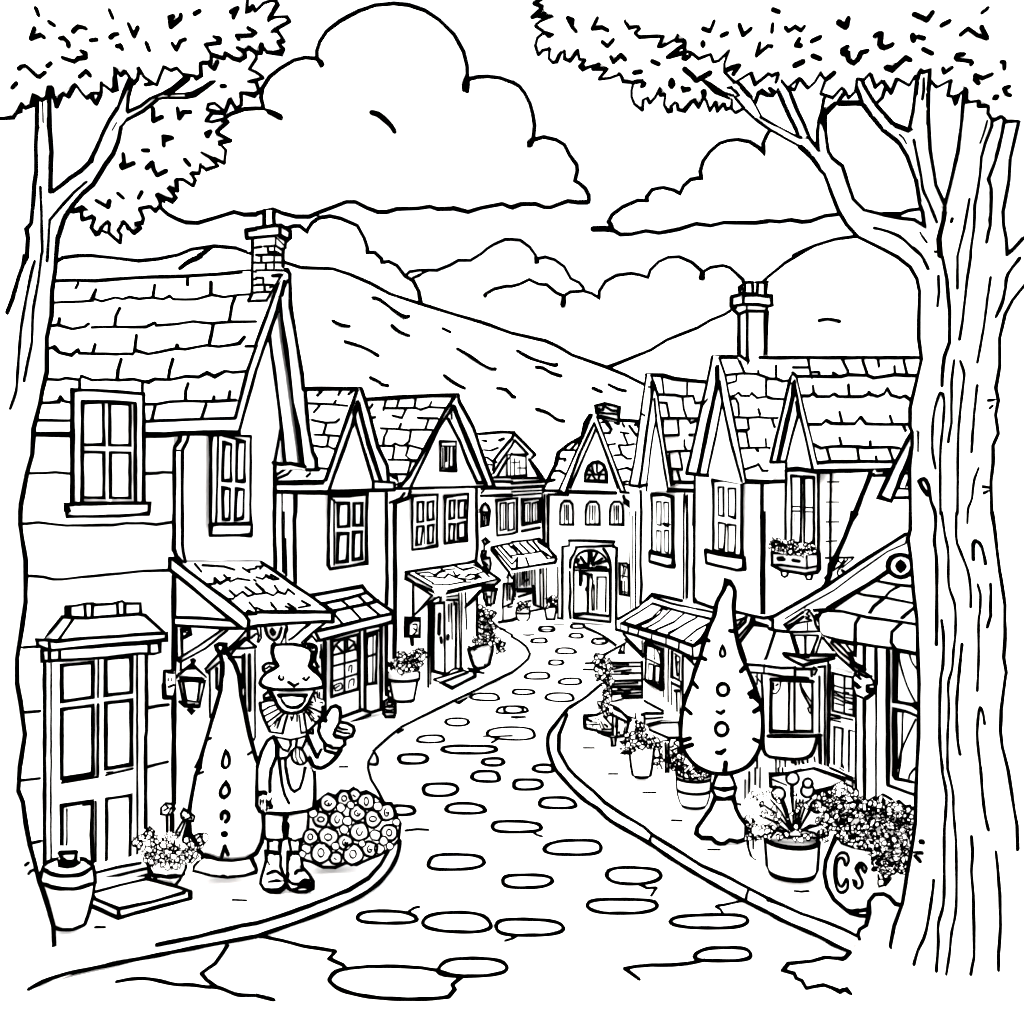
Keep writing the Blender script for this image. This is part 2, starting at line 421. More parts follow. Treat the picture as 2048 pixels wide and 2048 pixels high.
cloud('long flat-based cloud behind the big tree on the right',
 '''w26 c 770 1730 735 1670 760 1630 840 1570 950 1522 1030 1525 1025 1490 1060 1440 1100 1430 1140 1425 1220 1445 1270 1475 1300 1410 1350 1365 1400 1355 1440 1358 1430 1290 1450 1220 1500 1150 1570 1090 1630 1070 1700 1063 1790 1080 1850 1120 1910 1175 1905 1080 1932 1020 d 30 975 !330 760 !1150 760 !1180 1565 1060 1580 1000 1605 860 1605 !530 1610 430 1620 320 1660 260 1665 170 1650 90 1665 0 1658 c 1932 1662 1840 1672 1600 1672 1500 1695 1390 1680 1260 1720 1110 1750 1010 1735 900 1760 820 1762''',
 'w24 c 610 1728 700 1726 770 1735 / w28 1435 1350 1448 1362', 640)
cloud('small rounded cloud rising beside the left chimney',
 'w27 b !200 1740 250 1730 290 1716 330 1716 390 1765 400 1735 430 1690 480 1655 560 1643 640 1660 760 1710 810 1800 832 1870 832 1915 895 1915 940 1960 945 1990 f 945 60 1000 50 1060 80 1120 160 1180 195 1220 270 1242 370 !1100 500 !100 300 !b 100 1850', '', 560)
cloud('humped cloud in the middle of the valley sky',
 'w22 f !1130 158 1160 125 1230 114 1370 115 1470 75 1530 40 1620 40 1700 -10 b 1750 1880 1800 1850 1880 1815 1932 1815 c 60 1820 130 1870 175 1932 g 182 30 250 15 320 35 390 85 440 175 500 205 530 240 540 270 !540 600 !f 1200 500',
 'w24 g 180 20 185 55 / w16 f 1185 165 1300 115', 640)
cloud('lowest row of puffy cloud just above where the two hills meet',
 'w24 f !1730 297 1800 258 1890 237 1932 237 g 0 237 60 220 130 185 200 220 260 225 330 285 390 312 440 280 540 272 600 290 665 332 665 270 710 200 790 155 900 140 960 150 1030 172 1050 110 1110 50 1180 18 1260 15 1350 55 1435 130 1500 95 1590 80 1640 95 1690 140 1740 185 !1740 700 !700 1000 !f 1730 700',
 'w26 g 392 315 384 368 / w28 1435 125 1433 165', 600)

# ================================================================== trees
tl = thing('tree', 'slim tree at the left edge with a forked trunk in front of the large house', 'tree', T('m 200 1330', 7.8))
b = B('trunk', tl)
c = b.infl('''w34 a 285 740 285 950 275 1100 280 1300 265 1400 255 1550 240 1690 205 1730 218 1800 210 1932 e 205 0 150 150 100 330 60 430 !-100 700 !-150 1900 !i -150 1000 !m -150 1420 !405 1420 405 1330 400 1200 370 1090 320 930 290 850 260 720 220 580 190 420 170 260 135 170 145 0 i 150 1900 185 1680 150 1430 125 1290 125 1110 150 950 190 680 190 370 150 100 150 0
 e 155 1870 200 1640 240 1500 250 1300 300 1110 315 1020 350 870 350 620 385 450 390 260 415 100 420 0 a 430 1800 480 1650 560 1530 620 1460 700 1390 790 1240 850 1160 890 1060 910 960 !950 910 !1080 840 !1190 750 !1230 740 !1400 740 !1470 725 !1560 660 !1620 615 !1590 620 !1530 660 !1450 700 !1300 715 !1270 705 1420 590 !1400 575 !1300 660 !1230 700 !1130 745 !1060 800 !960 845 !970 730 !1000 630 !980 590 !940 680 !890 820 830 910 780 1010 730 1130 680 1230 620 1290 530 1350 470 1400 400 1450 375 1450 380 1290 385 1150 370 980 368 680 ''', 7.8, .16, 22, 20)
b.ink(c, '''w13 a 300 745 320 765 325 925 / w20 305 1410 310 1560 318 1900 e 310 0 290 180 250 400 240 650 180 945 / ~ e 262 35 230 150 165 500 145 700 130 900 120 1020 75 1155
/ w20 a 655 1370 560 1450 460 1560 375 1660 360 1932 e 355 40 / w24 m 190 735 215 715 / w22 215 800 230 780 250 770 285 790 / w13 a 880 925 845 985 / w20 1190 750 1230 740 1400 740 1470 725 1560 660 1620 615 / w23 910 960 950 910 1080 840 1190 750 / 1000 620 970 730 958 845 1060 800 1130 745 / w26 978 600 940 680 890 820 / w20 1130 745 1230 702 1300 660 1395 578 / w16 1625 612 1590 615 1530 655 1450 695 1390 705 1290 710 1240 712 / w12 1590 632 1480 700 1400 718 / w16 1275 705 1420 590''')
b.end()
b = B('crown', tl)
c = b.infl('''w28 a !1000 600 !1000 -300 !1865 -300 1865 -20 1855 100 1910 45 b 0 90 60 30 150 0 165 30 90 160 150 135 240 130 255 160 120 235 165 245 210 310 160 322 210 370 195 400 80 390 35 325 40 400 0 400 a 1932 440 1875 525 b 0 550 50 585 a 1870 615 b 0 620 20 685 a 1920 720 1820 695 1820 790 1780 820 1735 745 1700 840 1620 775 1570 785 1560 830 1690 855
 1600 850 1550 915 1600 925 1700 900 1720 920 1630 1000 1740 1060 1650 1080 1700 1130 1690 1230 1520 1150 1580 1190 1640 1250 1555 1280 1510 1240 1500 1310 1440 1305 1470 1360 1455 1400 1380 1350 1330 1350 1340 1440 1270 1415 1330 1490 1300 1520 1180 1465 1210 1540 1170 1595 1130 1555 1050 1570 1080 1650 1070 1680 1020 1680 1060 1720 1010 1760 930 1665 900 1720 885 1740 910 1770 905 1830 825 1760 830 1680 820 1665 775 1700 740 1770 735 1770 695 1720 720 1640 700 1625 620 1660 615 1590 660 1585 640 1565 545 1600 !545 900''', 8.4, .3, 40, 22)
b.ink(c, '''w28 a 1545 335 1590 410 1690 440 1700 400 1760 440 1810 455 1850 430 1845 390 1790 360 / 1840 390 1880 360 1932 400 / 1870 210 1932 245 1900 268 1830 270 1785 270 1800 295
/ 1670 650 1700 650 / 1155 815 1155 915 1225 880 / 1340 815 1350 895 1385 845 1440 845 / 1235 1100 1232 1030 1300 1040 1240 1060 / 1075 1135 1120 1135 / 930 1160 935 1225 912 1250 920 1270 1010 1230
/ 1155 1225 1105 1270 1150 1225 1160 1280 1185 1325 1255 1290 / 1395 1205 1430 1245 / 1550 1010 1590 990 1565 1030 1555 1012 / 725 1515 815 1565 825 1515 / 890 1460 930 1495 / 1070 1450 1045 1495 / 1740 90 1795 60 1760 135 / 1580 490 1615 520 1640 465
/ w24 960 1710 965 1730 / 780 1745 800 1755 / 1210 1500 1240 1525''')
b.end()
b = B('crown', tl)
c = b.infl('''w28 a !-120 890 30 890 100 885 120 850 150 840 160 775 190 815 240 795 245 710 315 755 350 730 360 655 395 655 410 740 425 805 470 705 515 730 570 630 620 700 655 740 705 700 760 700 760 625 800 650 850 690 870 680 865 560 860 510 910 570 950 535 985 590 1010 630 1035 600 1050 510 1090 580 1150 620 1180 640 1210 560 1235 500 1290 530 1335 510 1380 560 1470 570 1480 595 1515 570 1510 475 1590 475 1590 410 1545 335 1660 322 1662 290 1610 280 !1700 -300 !-120 -300''', 7.2, .2, 30, 24)
b.ink(c, '''w28 a 270 60 290 115 / 370 165 410 190 / 260 210 230 295 310 260 330 280 / ~ 550 240 590 200 650 215 / 450 290 480 285 515 320 515 350 / 680 305 730 297 / 470 435 560 465 590 440 645 435 645 400 610 385
/ ~ 140 520 190 495 280 575 310 570 340 545 / 355 500 385 475 / 90 665 125 625 / 600 580 650 535 680 570 / 825 75 850 135 / ~ 830 285 860 260 890 255 / 880 350 910 340 920 370 / 970 180 1010 275 1040 205 / 1105 325 1125 380
/ 1310 120 1285 130 1285 205 1360 140 1365 110 / 1300 330 1330 375 1360 310 1400 295 / 1465 105 1510 80 / 690 690 700 750 725 785 760 710 / 1095 640 1150 630''')
b.end()

tr = thing('tree', 'huge thick-trunked tree filling the right edge with lined bark', 'tree', T('p 1400 1560', 7.3))
b = B('trunk', tr)
c = b.infl('''w34 p !930 1350 960 1200 1020 1030 1050 850 1080 680 1100 560 1120 400 1125 150 l 1130 1932 1145 1700 1145 1400 1148 1300 1140 1100 1130 800 1105 600 1085 350 1065 200 1082 130 h 1080 1932 1076 1600 1095 1440 1095 1330 1078 1290 1080 1150 1130 930 1165 780 1145 620 1145 500 1150 270 1130 170 1080 80 980 0 d 900 1890 800 1840 680 1780 600 1690 540 1590 480 1440 430 1310 400 1280 330 1180 240 1100 !110 1030 !0 970 c !1850 910 !1760 825 !1690 740
 !1640 660 !1680 618 1720 650 1800 740 !1830 790 !1880 885 !1932 915 d !0 920 !50 945 !240 1045 220 980 170 880 80 680 !50 600 !110 580 110 620 160 700 210 830 260 930 310 1050 385 1140 380 1070 378 1000 390 900 410 840 430 740 !500 640 560 655 575 700 520 770 425 870 430 1000 450 1150 480 1200 555 1260 600 1400 640 1510 720 1590 800 1610 870 1630 1000 1655 1100 1665 1190 1720 1175 1600 1150 1530 1120 1350 1060 1180 1000 1080 870 980 790 880 720 780 665 640 !670 590 !700 600 720 650 800 780 870 860 940 940 1070 990 1100 850 1130 600 !1160 540 !1220 530 1205 700 1205 950 1215 1130 1245 1300 1260 1400 1335 1570
 1380 1400 1440 1150 1470 900 1490 680 !1500 580 !1880 780 !1885 910 1820 1200 1810 1360 1765 1600 1770 1700 1790 1800 1798 1932 h 1800 -10 d 1860 1880 1932 1800 !2200 1500 !2200 2000 !h 1932 215 1840 330 1780 440 1740 620 1740 830 1710 1000 1730 1090 1710 1200 1730 1340 1690 1430 1690 1560 1675 1700 1680 1932 l 1685 0 1710 200 1740 450 1780 700 1780 950 1770 1100 1790 1210 1770 1350 1750 1500 1745 1650 1760 1770 1800 1932 p 1800 0 1840 250 1870 430 1875 610 !1950 1000 !1950 1900 !930 1900''', 7.4, .5, 70, 26)
b.ink(c, '''w22 d 240 1100 110 1030 0 970 c 1850 910 1760 825 1690 740 / w20 c 1800 740 1830 790 1880 885 1932 915 d 50 945 240 1045 / w18 c 1430 600 1530 700 1640 742 / 1440 600 1500 630 1600 700 1670 722 / 1480 635 1560 700 1620 725 / 1625 662 1660 662 1715 720 1680 735
/ w13 ~ d 990 1015 1020 1040 1045 1085 / w20 ~ 1100 1055 1125 1180 1155 1330 1170 1430 1215 1530 1275 1680 / 1175 590 1175 680 1165 750 / w16 ~ 1655 910 1630 1000 1600 1080 / w21 1690 910 1690 950 1640 1080 1610 1190 1600 1320 1580 1450 1560 1550 1555 1720 1530 1900 1530 1932 h 1530 0 1505 160 1490 300 1470 480 1445 630
/ w24 d 1785 910 1740 1120 1700 1260 1665 1350 1685 1430 1685 1500 1675 1700 1650 1830 / w20 1520 1500 1480 1730 1430 1932 h 1430 0 1430 245 / w22 ~ d 800 1720 900 1745 1000 1790 1080 1860 1160 1932 h 1180 40 1210 98 / w16 d 1145 1755 1200 1830 / w26 1390 1650 1383 1675 / w20 1258 1895 1265 1905
/ w32 d 1335 1570 1325 1660 1290 1800 1300 1932 / w24 h 1315 0 1350 170 1370 400 1370 650 1330 760 1315 900 1313 980 / w20 h 1285 150 1290 270 1278 380 / 1680 160 1640 450 1600 700 1580 805 / 1405 785 1385 950 1385 1260 1360 1405 / ~ 1450 790 1480 880 1475 960 1450 1180 1435 1400 1430 1932 l 1422 0 1422 200 1450 290 1510 450 1530 600 1530 718
/ h 1580 975 1555 1200 1535 1480 / ~ h 1265 1605 1240 1450 1250 1200 1300 1030 1330 1090 1320 1280 1300 1500 1302 1932 l 1310 0 1335 170 1360 300 1365 550 1410 700 1415 900 1400 1050 1390 1180 1360 1300 1365 1480 1355 1700 1355 1932 p 1355 0 1395 180 1400 320 1410 450 1420 600 1420 1040 1385 1250 1370 1400 1345 1560
/ ~ h 1590 1600 1555 1700 1540 1830 1515 1890 1508 1932 l 1505 85 / w26 ~ h 1205 1805 1160 1745 1145 1700 1175 1680 1210 1730 1230 1850 1260 1932 l 1265 100 1255 220 1272 380 1272 800 1270 1000 / ~ l 1550 360 1550 240 1575 220 1610 260 1640 390 / w20 ~ 1582 545 1603 620 1600 750 1590 830 1590 1100 1580 1350 / w22 1680 540 1680 780 1655 870
/ ~ 1310 815 1325 950 1320 1150 1300 1300 1295 1700 1315 1932 p 1315 30 1345 190 1340 350 1330 500 1330 900 1320 1050 1285 1180 1285 1330 1270 1535 / ~ l 1465 995 1440 1240 1425 1450 1430 1700 1450 1830 / ~ l 1635 1600 1620 1510 1600 1475 1588 1540 1580 1700 1605 1932 p 1605 0 1620 200 1640 360 1665 470
/ p 1537 515 1545 640 1535 780 1550 960 1555 1200 1555 1430 1530 1560 / 1720 630 1735 780 1750 950 1755 1200 1740 1400 1740 1530 / ~ 1250 845 1240 950 1190 1240 1130 1380 1100 1485 / w24 h 1665 1090 1710 1085 / w20 1675 1150 1695 1130 / w24 1620 1740 1665 1748 / 1630 1790 1660 1770 / w34 p 1155 557 1165 559 / w28 1105 640 1160 640 / 1110 665 1148 705 / w14 h 1122 1320 1132 1330 1132 1475
/ w24 ~ h 1900 15 1810 140 1790 250 1770 350 1718 460 / w14 d 440 750 430 810 / w24 480 660 520 700''')
b.end()
b = B('crown', tr)
c = b.infl('''w26 c !235 -20 165 25 235 55 150 130 250 100 200 125 310 125 215 165 180 195 245 238 315 260 285 285 250 245 195 290 180 345 200 410 230 375 285 365 280 440 310 472 335 465 370 390 400 385 395 440 440 460 500 375 510 445 555 450 510 500 530 520 600 495 660 480 610 520 725 520 660 595 740 585 820 555 840 610 920 620 905 680 905 730 925 780 985 830 990 750 1020 735 1040 775 1080 730 1115 660 1120 720 1160 710 1150 790 1180 845 1205 840 1200 800 1230 770 1250 780 1255 825 1300 835 1370 750 1410 810 1450 730 1470 760 1495 835 1535 765 1550 840 1600 780 1615 825 1655 810 1660 750 1660 820 1690 850 1760 810 !1900 760 !1900 -300 !c 235 -300''', 8.2, .3, 40, 24)
b.ink(c, '''w30 c 920 620 980 612 1000 635 980 650 / w28 420 135 460 150 455 190 430 160 420 135 460 210 485 240 / 645 135 605 215 680 205 725 230 / 1095 135 1125 150 / 680 315 720 350 765 300 / 745 430 765 470 820 415 855 450 / 1055 460 1110 485 / 920 550 975 540 / w44 1205 610 1205 645 / w28 1285 660 1295 680 1340 675 / w34 1300 520 1360 570 1390 610 1440 580 1495 550 / 1445 690 1450 720''')
b.end()
b = B('crown', tr)
c = b.infl('''w26 c !855 160 885 210 960 195 970 215 930 250 960 278 1140 270 1105 350 1130 350 1230 295 1250 260 1240 310 1310 305 1300 380 1350 390 1410 440 1500 405 1520 465 1560 455 1640 380 1605 480 1605 540 1680 620 1800 545 1835 640 1932 560 d 0 550 30 570 80 545 60 620 !110 612 150 660 235 585 300 665 350 620 395 545 440 600 400 705 490 735 560 655 590 690 610 735 655 690 670 590 725 600 770 550 810 660 865 610 930 705 975 590 1065 640 1100 580 1130 600 1150 520 1170 540 1230 520 1225 600 1275 655 1380 600 1360 720 1400 725 1415 785 1440 710 1495 665 1495 770 1590 755 1590 800 1670 800 1665 850 1700 910 1770 875 1800 915 1885 910 !2300 910 !2300 -300 !c 855 -300''', 6.7, .25, 36, 24)
b.ink(c, '''w30 c 1300 340 1250 370 1175 430 1290 400 / 1310 395 1290 440 1310 445 1345 420 / 1620 530 1660 510 1715 495 1670 560 / d 440 600 500 550 / w28 c 1440 215 1495 235 1525 160 / w36 1440 320 1442 345 / w28 1580 270 1625 250 / 1715 185 1745 265 1805 215 / 1870 325 1845 420 1932 345 d 30 350 / d 35 70 85 90 / 35 180 30 240 / 130 205 155 235 205 200 250 230 275 200 / w34 330 310 395 280 / 235 295 210 340 250 345
/ 335 420 395 445 / 200 495 265 465 / 530 165 590 205 605 140 / ~ 600 355 560 375 570 400 600 405 610 450 650 475 690 430 700 400 750 385 / ~ 805 270 855 255 845 330 880 360 940 335 / 890 510 940 525 1040 435 1075 455 / 1100 105 1200 150 1240 95 / 1310 190 1370 160 / w38 1090 265 1100 305 / w28 1130 275 1180 290 / 1170 370 1240 405
/ 1455 260 1510 215 1580 265 1655 290 1610 200 / 1615 95 1660 60 / ~ 1480 410 1425 415 1430 450 1530 460 1535 485 / 1320 515 1330 550 1390 510 / 1760 465 1785 470 1785 520 / 1590 630 1562 600 1565 565 1620 590 1690 560 / w38 1710 740 1725 732 / w28 1820 655 1780 665 1800 710 1830 720 / w24 160 660 200 680 235 600''')
b.end()
b = B('crown', tr)
c = b.infl('w28 c !1835 775 1860 700 1880 685 1932 720 d 40 720 50 700 10 670 !10 560 !c 1900 560 !c 1780 640', 8.0, .1, 20, 20)
b.end()
b = B('crown', tr)
c = b.infl('w28 d !815 785 860 740 885 660 !860 560 !720 560 !720 640 ', 7.9, .1, 20, 20)
b.ink(c, '')
b.end()
b = B('branch', tr)
b.shape(Dp(7.5), 'w20 d 555 768 700 765 720 787 530 790', .08); b.end()
# ================================================================== big house, left foreground
def solid3(b, pts, d): 
    n = len(pts); q = [p+d for p in pts]
    b.tri(list(pts)+q, [tuple(range(n)), tuple(reversed(range(n, 2*n)))]+[(i, (i+1) % n, (i+1) % n+n, i+n) for i in range(n)], 0)
F1 = Dp(9.6); S1 = Wp(347, 9.6, 548, 13.6); Z1 = Wp(477, 9.45, 634, 13.65)
h = thing('house', 'big near house on the left with tiled roof, brick chimney and tall four-pane upper window', 'house', at(220, 1727, 9.6))
b = B('wall', h)
b.solid(F1, 'e -200 1345 1310 1345 m 1310 720 -200 720', .3)
b.ink(F1, '''w21 e 200 1640 330 1638 420 1632 525 1642 / 1095 1642 1180 1640 1230 1632 1305 1635 / i 140 88 200 88 290 78 400 92 500 102 850 100 950 85 1080 85 1180 95 1290 78 / i 180 485 230 482 330 490 400 508 470 508 620 490 900 465 1080 445 1280 440 / i 175 1022 260 1015 290 1020
/ 170 1512 300 1503 / m 130 98 300 78 / m 215 572 305 552 / i 1120 1478 1200 1462 1270 1455 / i 1110 1925 1180 1905 1265 1885 / w30 i 1312 480 1312 1932 m 1312 270 / w26 i 1315 20 1310 290''')
b.solid(S1, 'e 1310 1345 e 1932 1345 f 140 1345 140 1932 j 140 1875 m 1310 720', .3)
b.ink(S1, 'w34 f 135 1570 135 1932 j 132 0 138 430 / w24 i 1395 380 1932 380 j 40 380')
b.end()
zr = at(300, 552, 12.1).z; ze = at(300, 868, 9.45).z
b = B('roof', h)
R1 = P3(at(0, 868, 9.45), at(400, 868, 9.45), at(300, 549, 12.1))
b.solid(R1, 'e -200 1345 -200 180 560 187 720 190 1050 165 1400 155 1640 140 1890 115 f 0 110 140 108 220 112 190 140 0 780 e 1800 1335', .12)
b.tri([at(-60, 549, 12.1), at(568, 543, 12.1), Vector((-2.6, 13.65, 3.87)), Vector((-7.2, 13.65, 3.87))], [(0, 1, 2, 3)], 0)
b.ink(R1, '''w26 e 300 190 430 190 570 185 720 190 1050 165 1400 155 1640 140 1890 115 / w22 f 190 110 240 105 255 130 / w20 e 590 205 570 245 / 380 355 500 348 690 342 725 250 / 700 320 770 344 870 315 930 327 980 312 1050 325 1150 315 1230 328 1285 305 1310 328 1400 330 1480 328 1600 295 1690 312 1800 295 1890 290 / 1155 300 1168 215
/ w22 1415 160 1415 222 / 1590 290 1592 195 / 1775 300 1750 370 1730 490 / 385 530 440 522 550 552 640 535 670 510 / 440 520 450 470 / 695 540 860 535 1000 538 1100 538 1170 505 / 1180 525 1330 515 1460 495 1600 510 1720 500 1932 495 / 865 530 875 450 905 390 / 1610 510 1580 655
/ 370 700 410 690 450 730 540 752 590 705 600 735 700 738 880 742 940 738 1000 742 1025 715 1120 740 1330 700 1400 705 1560 675 1650 685 1800 665 1845 610 / 1855 682 1932 682 f 0 675 / e 700 730 718 665 / 1015 720 1030 595 / w26 1335 695 1337 672 / w22 355 930 450 935 500 922 600 935 615 905 700 938 800 932 900 938 1010 930 1090 948 1120 955 1170 930 1280 935 1400 910 1500 915 1565 885 1620 914 1700 870 1760 880 1865 870
/ 885 920 890 860 915 775 / 1270 925 1280 860 1305 775 / 310 1110 370 1108 440 1105 455 1060 480 1095 530 1105 / 1095 1120 1190 1118 1280 1100 1390 1095 1600 1098 1780 1088 / 1400 1080 1400 1020 1420 960 / 1610 1090 1615 1060 / 1725 1080 1735 1020 / 1170 1130 1145 1240 / 1555 1120 1520 1225
/ 270 1240 530 1242 / 1095 1250 1160 1245 1400 1235 1600 1228 1770 1225 / 1775 1222 1865 870 1932 680 f 0 660 120 340 195 130  / w34 e 230 1345 530 1347 / 1095 1350 1250 1350 1370 1338 1800 1335 / w20 600 935 600 1010 / 1075 945 1073 1030 1090 1050''')
b.end()
rf = S.objects[-1] if False else b
rfo = [o for o in S.objects if o.name.startswith('roof')][-1]
CH = Dp(11.6)
b = B('chimney', h, rfo)
b.solid(CH, 'a 1905 1800 b 145 1790 225 1825 220 1870 205 1885 205 1932 f 205 110 190 130 80 335 0 335 e 1875 340 1905 290', .5)
b.solid(CH.off(.06), 'a 1855 1735 b 130 1705 190 1700 260 1745 258 1795 235 1812 180 1780 0 1790 a 1862 1800', .6)
b.solid(Dp(11.9), 'b 62 1590 135 1590 135 1705 62 1710', .25)
b.ink(CH.off(.06), '''w26 a 1862 1800 1856 1738 1932 1726 b 0 1722 130 1702 190 1700 260 1745 258 1795 235 1812 180 1780 / w22 a 1862 1800 b 0 1792 180 1775 180 1705 / w30 180 1780 235 1808 / w26 62 1590 62 1710 / 135 1600 132 1640 138 1700
/ w22 a 1905 1800 1905 1932 e 1900 290 1875 340 / w12 b 148 1790 148 1850 / w22 225 1820 220 1870 / w14 b 140 1850 140 1932 f 138 0 135 105 / w26 b 205 1880 205 1932 f 205 80
/ w18 a 1905 1872 1932 1870 b 0 1868 40 1862 / 60 1860 150 1855 195 1885 / 90 1865 90 1900 140 1902 / 150 1900 200 1930 / f 0 52 130 48 205 50 / 40 0 40 50 / 75 55 75 105 / 0 108 200 108 / w26 125 150 190 145 / w18 0 165 55 165 55 215 / 0 218 130 218 105 240 / 65 220 65 270 / 0 274 110 270 / 0 337 80 335 190 150 / e 1905 50 1932 50 / 1905 115 1932 120 / 1905 175 1932 175 / 1905 225 1932 220 / 1905 280 1932 275 / 1875 340 1932 338
/ b 0 1925 80 1922 200 1925 / 20 1925 20 1932 / w12 150 1790 230 1870''')
b.end()
b = B('bargeboard', h)
b.solid(Z1, 'f 215 150 200 200 0 880 e 1800 1325 1800 1345 f 60 1345 140 1560 390 1620 460 1610 458 1530 400 1370 360 950 300 600 262 380 255 125', .015)
b.black(Z1.off(.02), 'f 165 300 195 300 210 480 250 700 290 1100 340 1300 370 1560 385 1610 330 1560 310 1400 280 1200 240 900 200 650 175 420')
b.ink(Z1.off(.03), '''w24 e 1805 1325 1932 865 f 0 865 100 580 160 400 215 190 / w26 f 235 115 255 130 262 380 300 600 350 900 358 1010 / 372 1020 395 1300 430 1480 455 1530 460 1605 / w20 238 185 212 240 200 300 / w24 160 420 100 600 115 700 150 950 190 1280 220 1555 / w22 190 1290 140 1560 / w20 195 1360 212 1560 / w26 130 1560 190 1572 260 1565 370 1590 / 385 1615 470 1615''')
b.end()
window(h, F1, 'e 545 1010 700 1012 860 1022 1085 1040 1085 1865 545 1865',
 'e 623 1106 778 1104 783 1423 623 1425 / 827 1112 980 1122 980 1428 827 1428 / 623 1480 783 1483 783 1823 623 1822 / 833 1483 980 1486 980 1825 833 1825',
 'e 500 1875 750 1872 900 1866 1130 1865 e 1125 1932 i 1120 12 900 30 505 35 505 0 e 510 1932', 28, 'w32 e 545 1010 545 1865 / w26 620 1095 870 1100 1020 1110 1022 1860 / 620 1095 618 1862', pw=26, d=.3)
window(h, S1, 'e 1592 1345 1700 1345 1890 1360 1887 1932 i 1885 90 1590 90',
 'e 1688 1412 1742 1422 1738 1695 1680 1695 / 1790 1400 1846 1405 1838 1700 1785 1700 / e 1680 1752 1732 1757 1732 1932 i 1725 55 1685 55 / e 1783 1760 1838 1762 1835 1932 i 1828 45 i 1775 60',
 'i 1592 95 1895 92 1888 175 1588 178', 26, 'w24 i 1625 90 e 1632 1932 1643 1350 / w22 1680 1355 1850 1400', pw=25)
b = B('drainpipe', h)
b.solid(S1.off(.06), 'e 1362 1345 1422 1345 1410 1400 1375 1465 1373 1932 i 1373 240 1395 370 1375 378 1330 330 1312 280 e 1315 1932 1315 1470 1320 1440 1355 1395', .1)
b.ink(S1.off(.06), 'w26 e 1362 1350 1355 1395 1320 1440 1315 1470 1315 1932 i 1312 280 1330 330 1375 378 / w28 e 1422 1350 1410 1400 1375 1465 1373 1500 1373 1932 i 1373 240 1380 300 1397 375 / w14 e 1330 1468 1365 1468')
b.end()
D1 = F1.off(.06)
b = B('door', h)
b.solid(D1, 'i 335 1135 1105 1060 1105 1932 m 1100 700 335 720', .1)
b.ink(D1, '''w24 i 335 1135 335 1932 m 335 720 / w14 i 385 1140 385 1932 m 382 125 385 690 / w24 i 1105 1075 1105 1650 1098 1700 1098 1932 m 1098 450 / w16 i 1035 1080 1035 1932 m 1035 715 / w14 i 742 1105 740 1400 / w18 740 1450 m 738 68 465 112 / m 797 55 1000 5
/ w14 m 723 250 725 735 / w15 505 310 505 560 500 605 / w14 625 282 690 275 / w12 i 400 1130 720 1110 / w13 m 470 98 700 62 / m 800 35 850 30''')
b.end(); dr = [o for o in S.objects if o.name.startswith('door')][-1]
b = B('door_panel', h, dr)
b.shape(D1.off(.01), 'w25 i 465 1158 700 1135 700 1398 465 1432 / 797 1110 990 1090 990 1362 797 1385 / 465 1490 700 1460 m 700 42 465 78 / w26 i 797 1442 990 1420 990 1905 m 797 5 / m 465 285 697 250 690 500 700 720 700 740 465 760 / w22 803 232 985 205 982 460 980 682 803 727', .03)
b.end()
b = B('door_canopy', h); C1 = F1.off(.35)
b.shape(C1, 'w22 i 505 712 580 705 650 690 700 690 720 700 850 692 920 672 945 690 1060 690 1062 770 900 780 650 798 510 790', .4)
b.shape(C1.off(.02), 'w24 i 470 790 545 797 650 800 900 782 1045 770 1095 780 1240 910 445 968 330 965', .45)
b.shape(C1.off(.04), 'w22 i 315 1045 1205 985 1207 1060 1160 1072 1050 1068 800 1100 460 1120 320 1128', .4)
b.shape(C1.off(.1), 'w22 i 275 965 340 965 430 980 650 955 1258 915 1256 965 1110 975 600 1020 380 1045 285 1010', .5)
b.ink(C1.off(.1), 'w22 i 550 810 440 970 / 640 700 645 790 / 700 700 695 785 / 885 690 890 775 / 942 690 942 775 / w18 530 720 533 785 / w22 370 990 375 1040 / 373 1050 373 1130 / 450 1050 450 1120 / 1125 985 1125 1065 / w28 500 715 500 780')
b.end()
b = B('doorstep', h)
sl = P3(Gp(.075)(*P('m 895 1060')[0]), Gp(.075)(*P('m 1440 935')[0]), Gp(.075)(*P('m 720 965')[0]))
b.solid(sl, 'm 1110 840 720 940 700 965 895 1060 1440 935', .12, direc=Vector((0, 0, -.09)))
b.solid(Dp(9.3), 'm 500 820 1040 715 1135 755 1140 850 500 980', .3)
b.ink(Dp(9.28), 'w22 m 725 790 880 750 1060 717 / 725 850 900 808 1120 755 / w20 725 908 900 865 1135 800 / w14 725 928 1000 860 1130 830 / w22 1120 755 1130 800 1150 830')
b.ink(sl, 'w24 m 720 938 900 888 1110 840 1340 900 1440 935 / w30 1435 935 1437 985 / w24 m 705 965 720 990 895 1062 1150 1010 1390 940 / w26 m 700 1045 895 1132 1150 1060 1437 985 / w22 895 1062 895 1125 / w14 905 1070 900 1090 910 1110')
b.end()
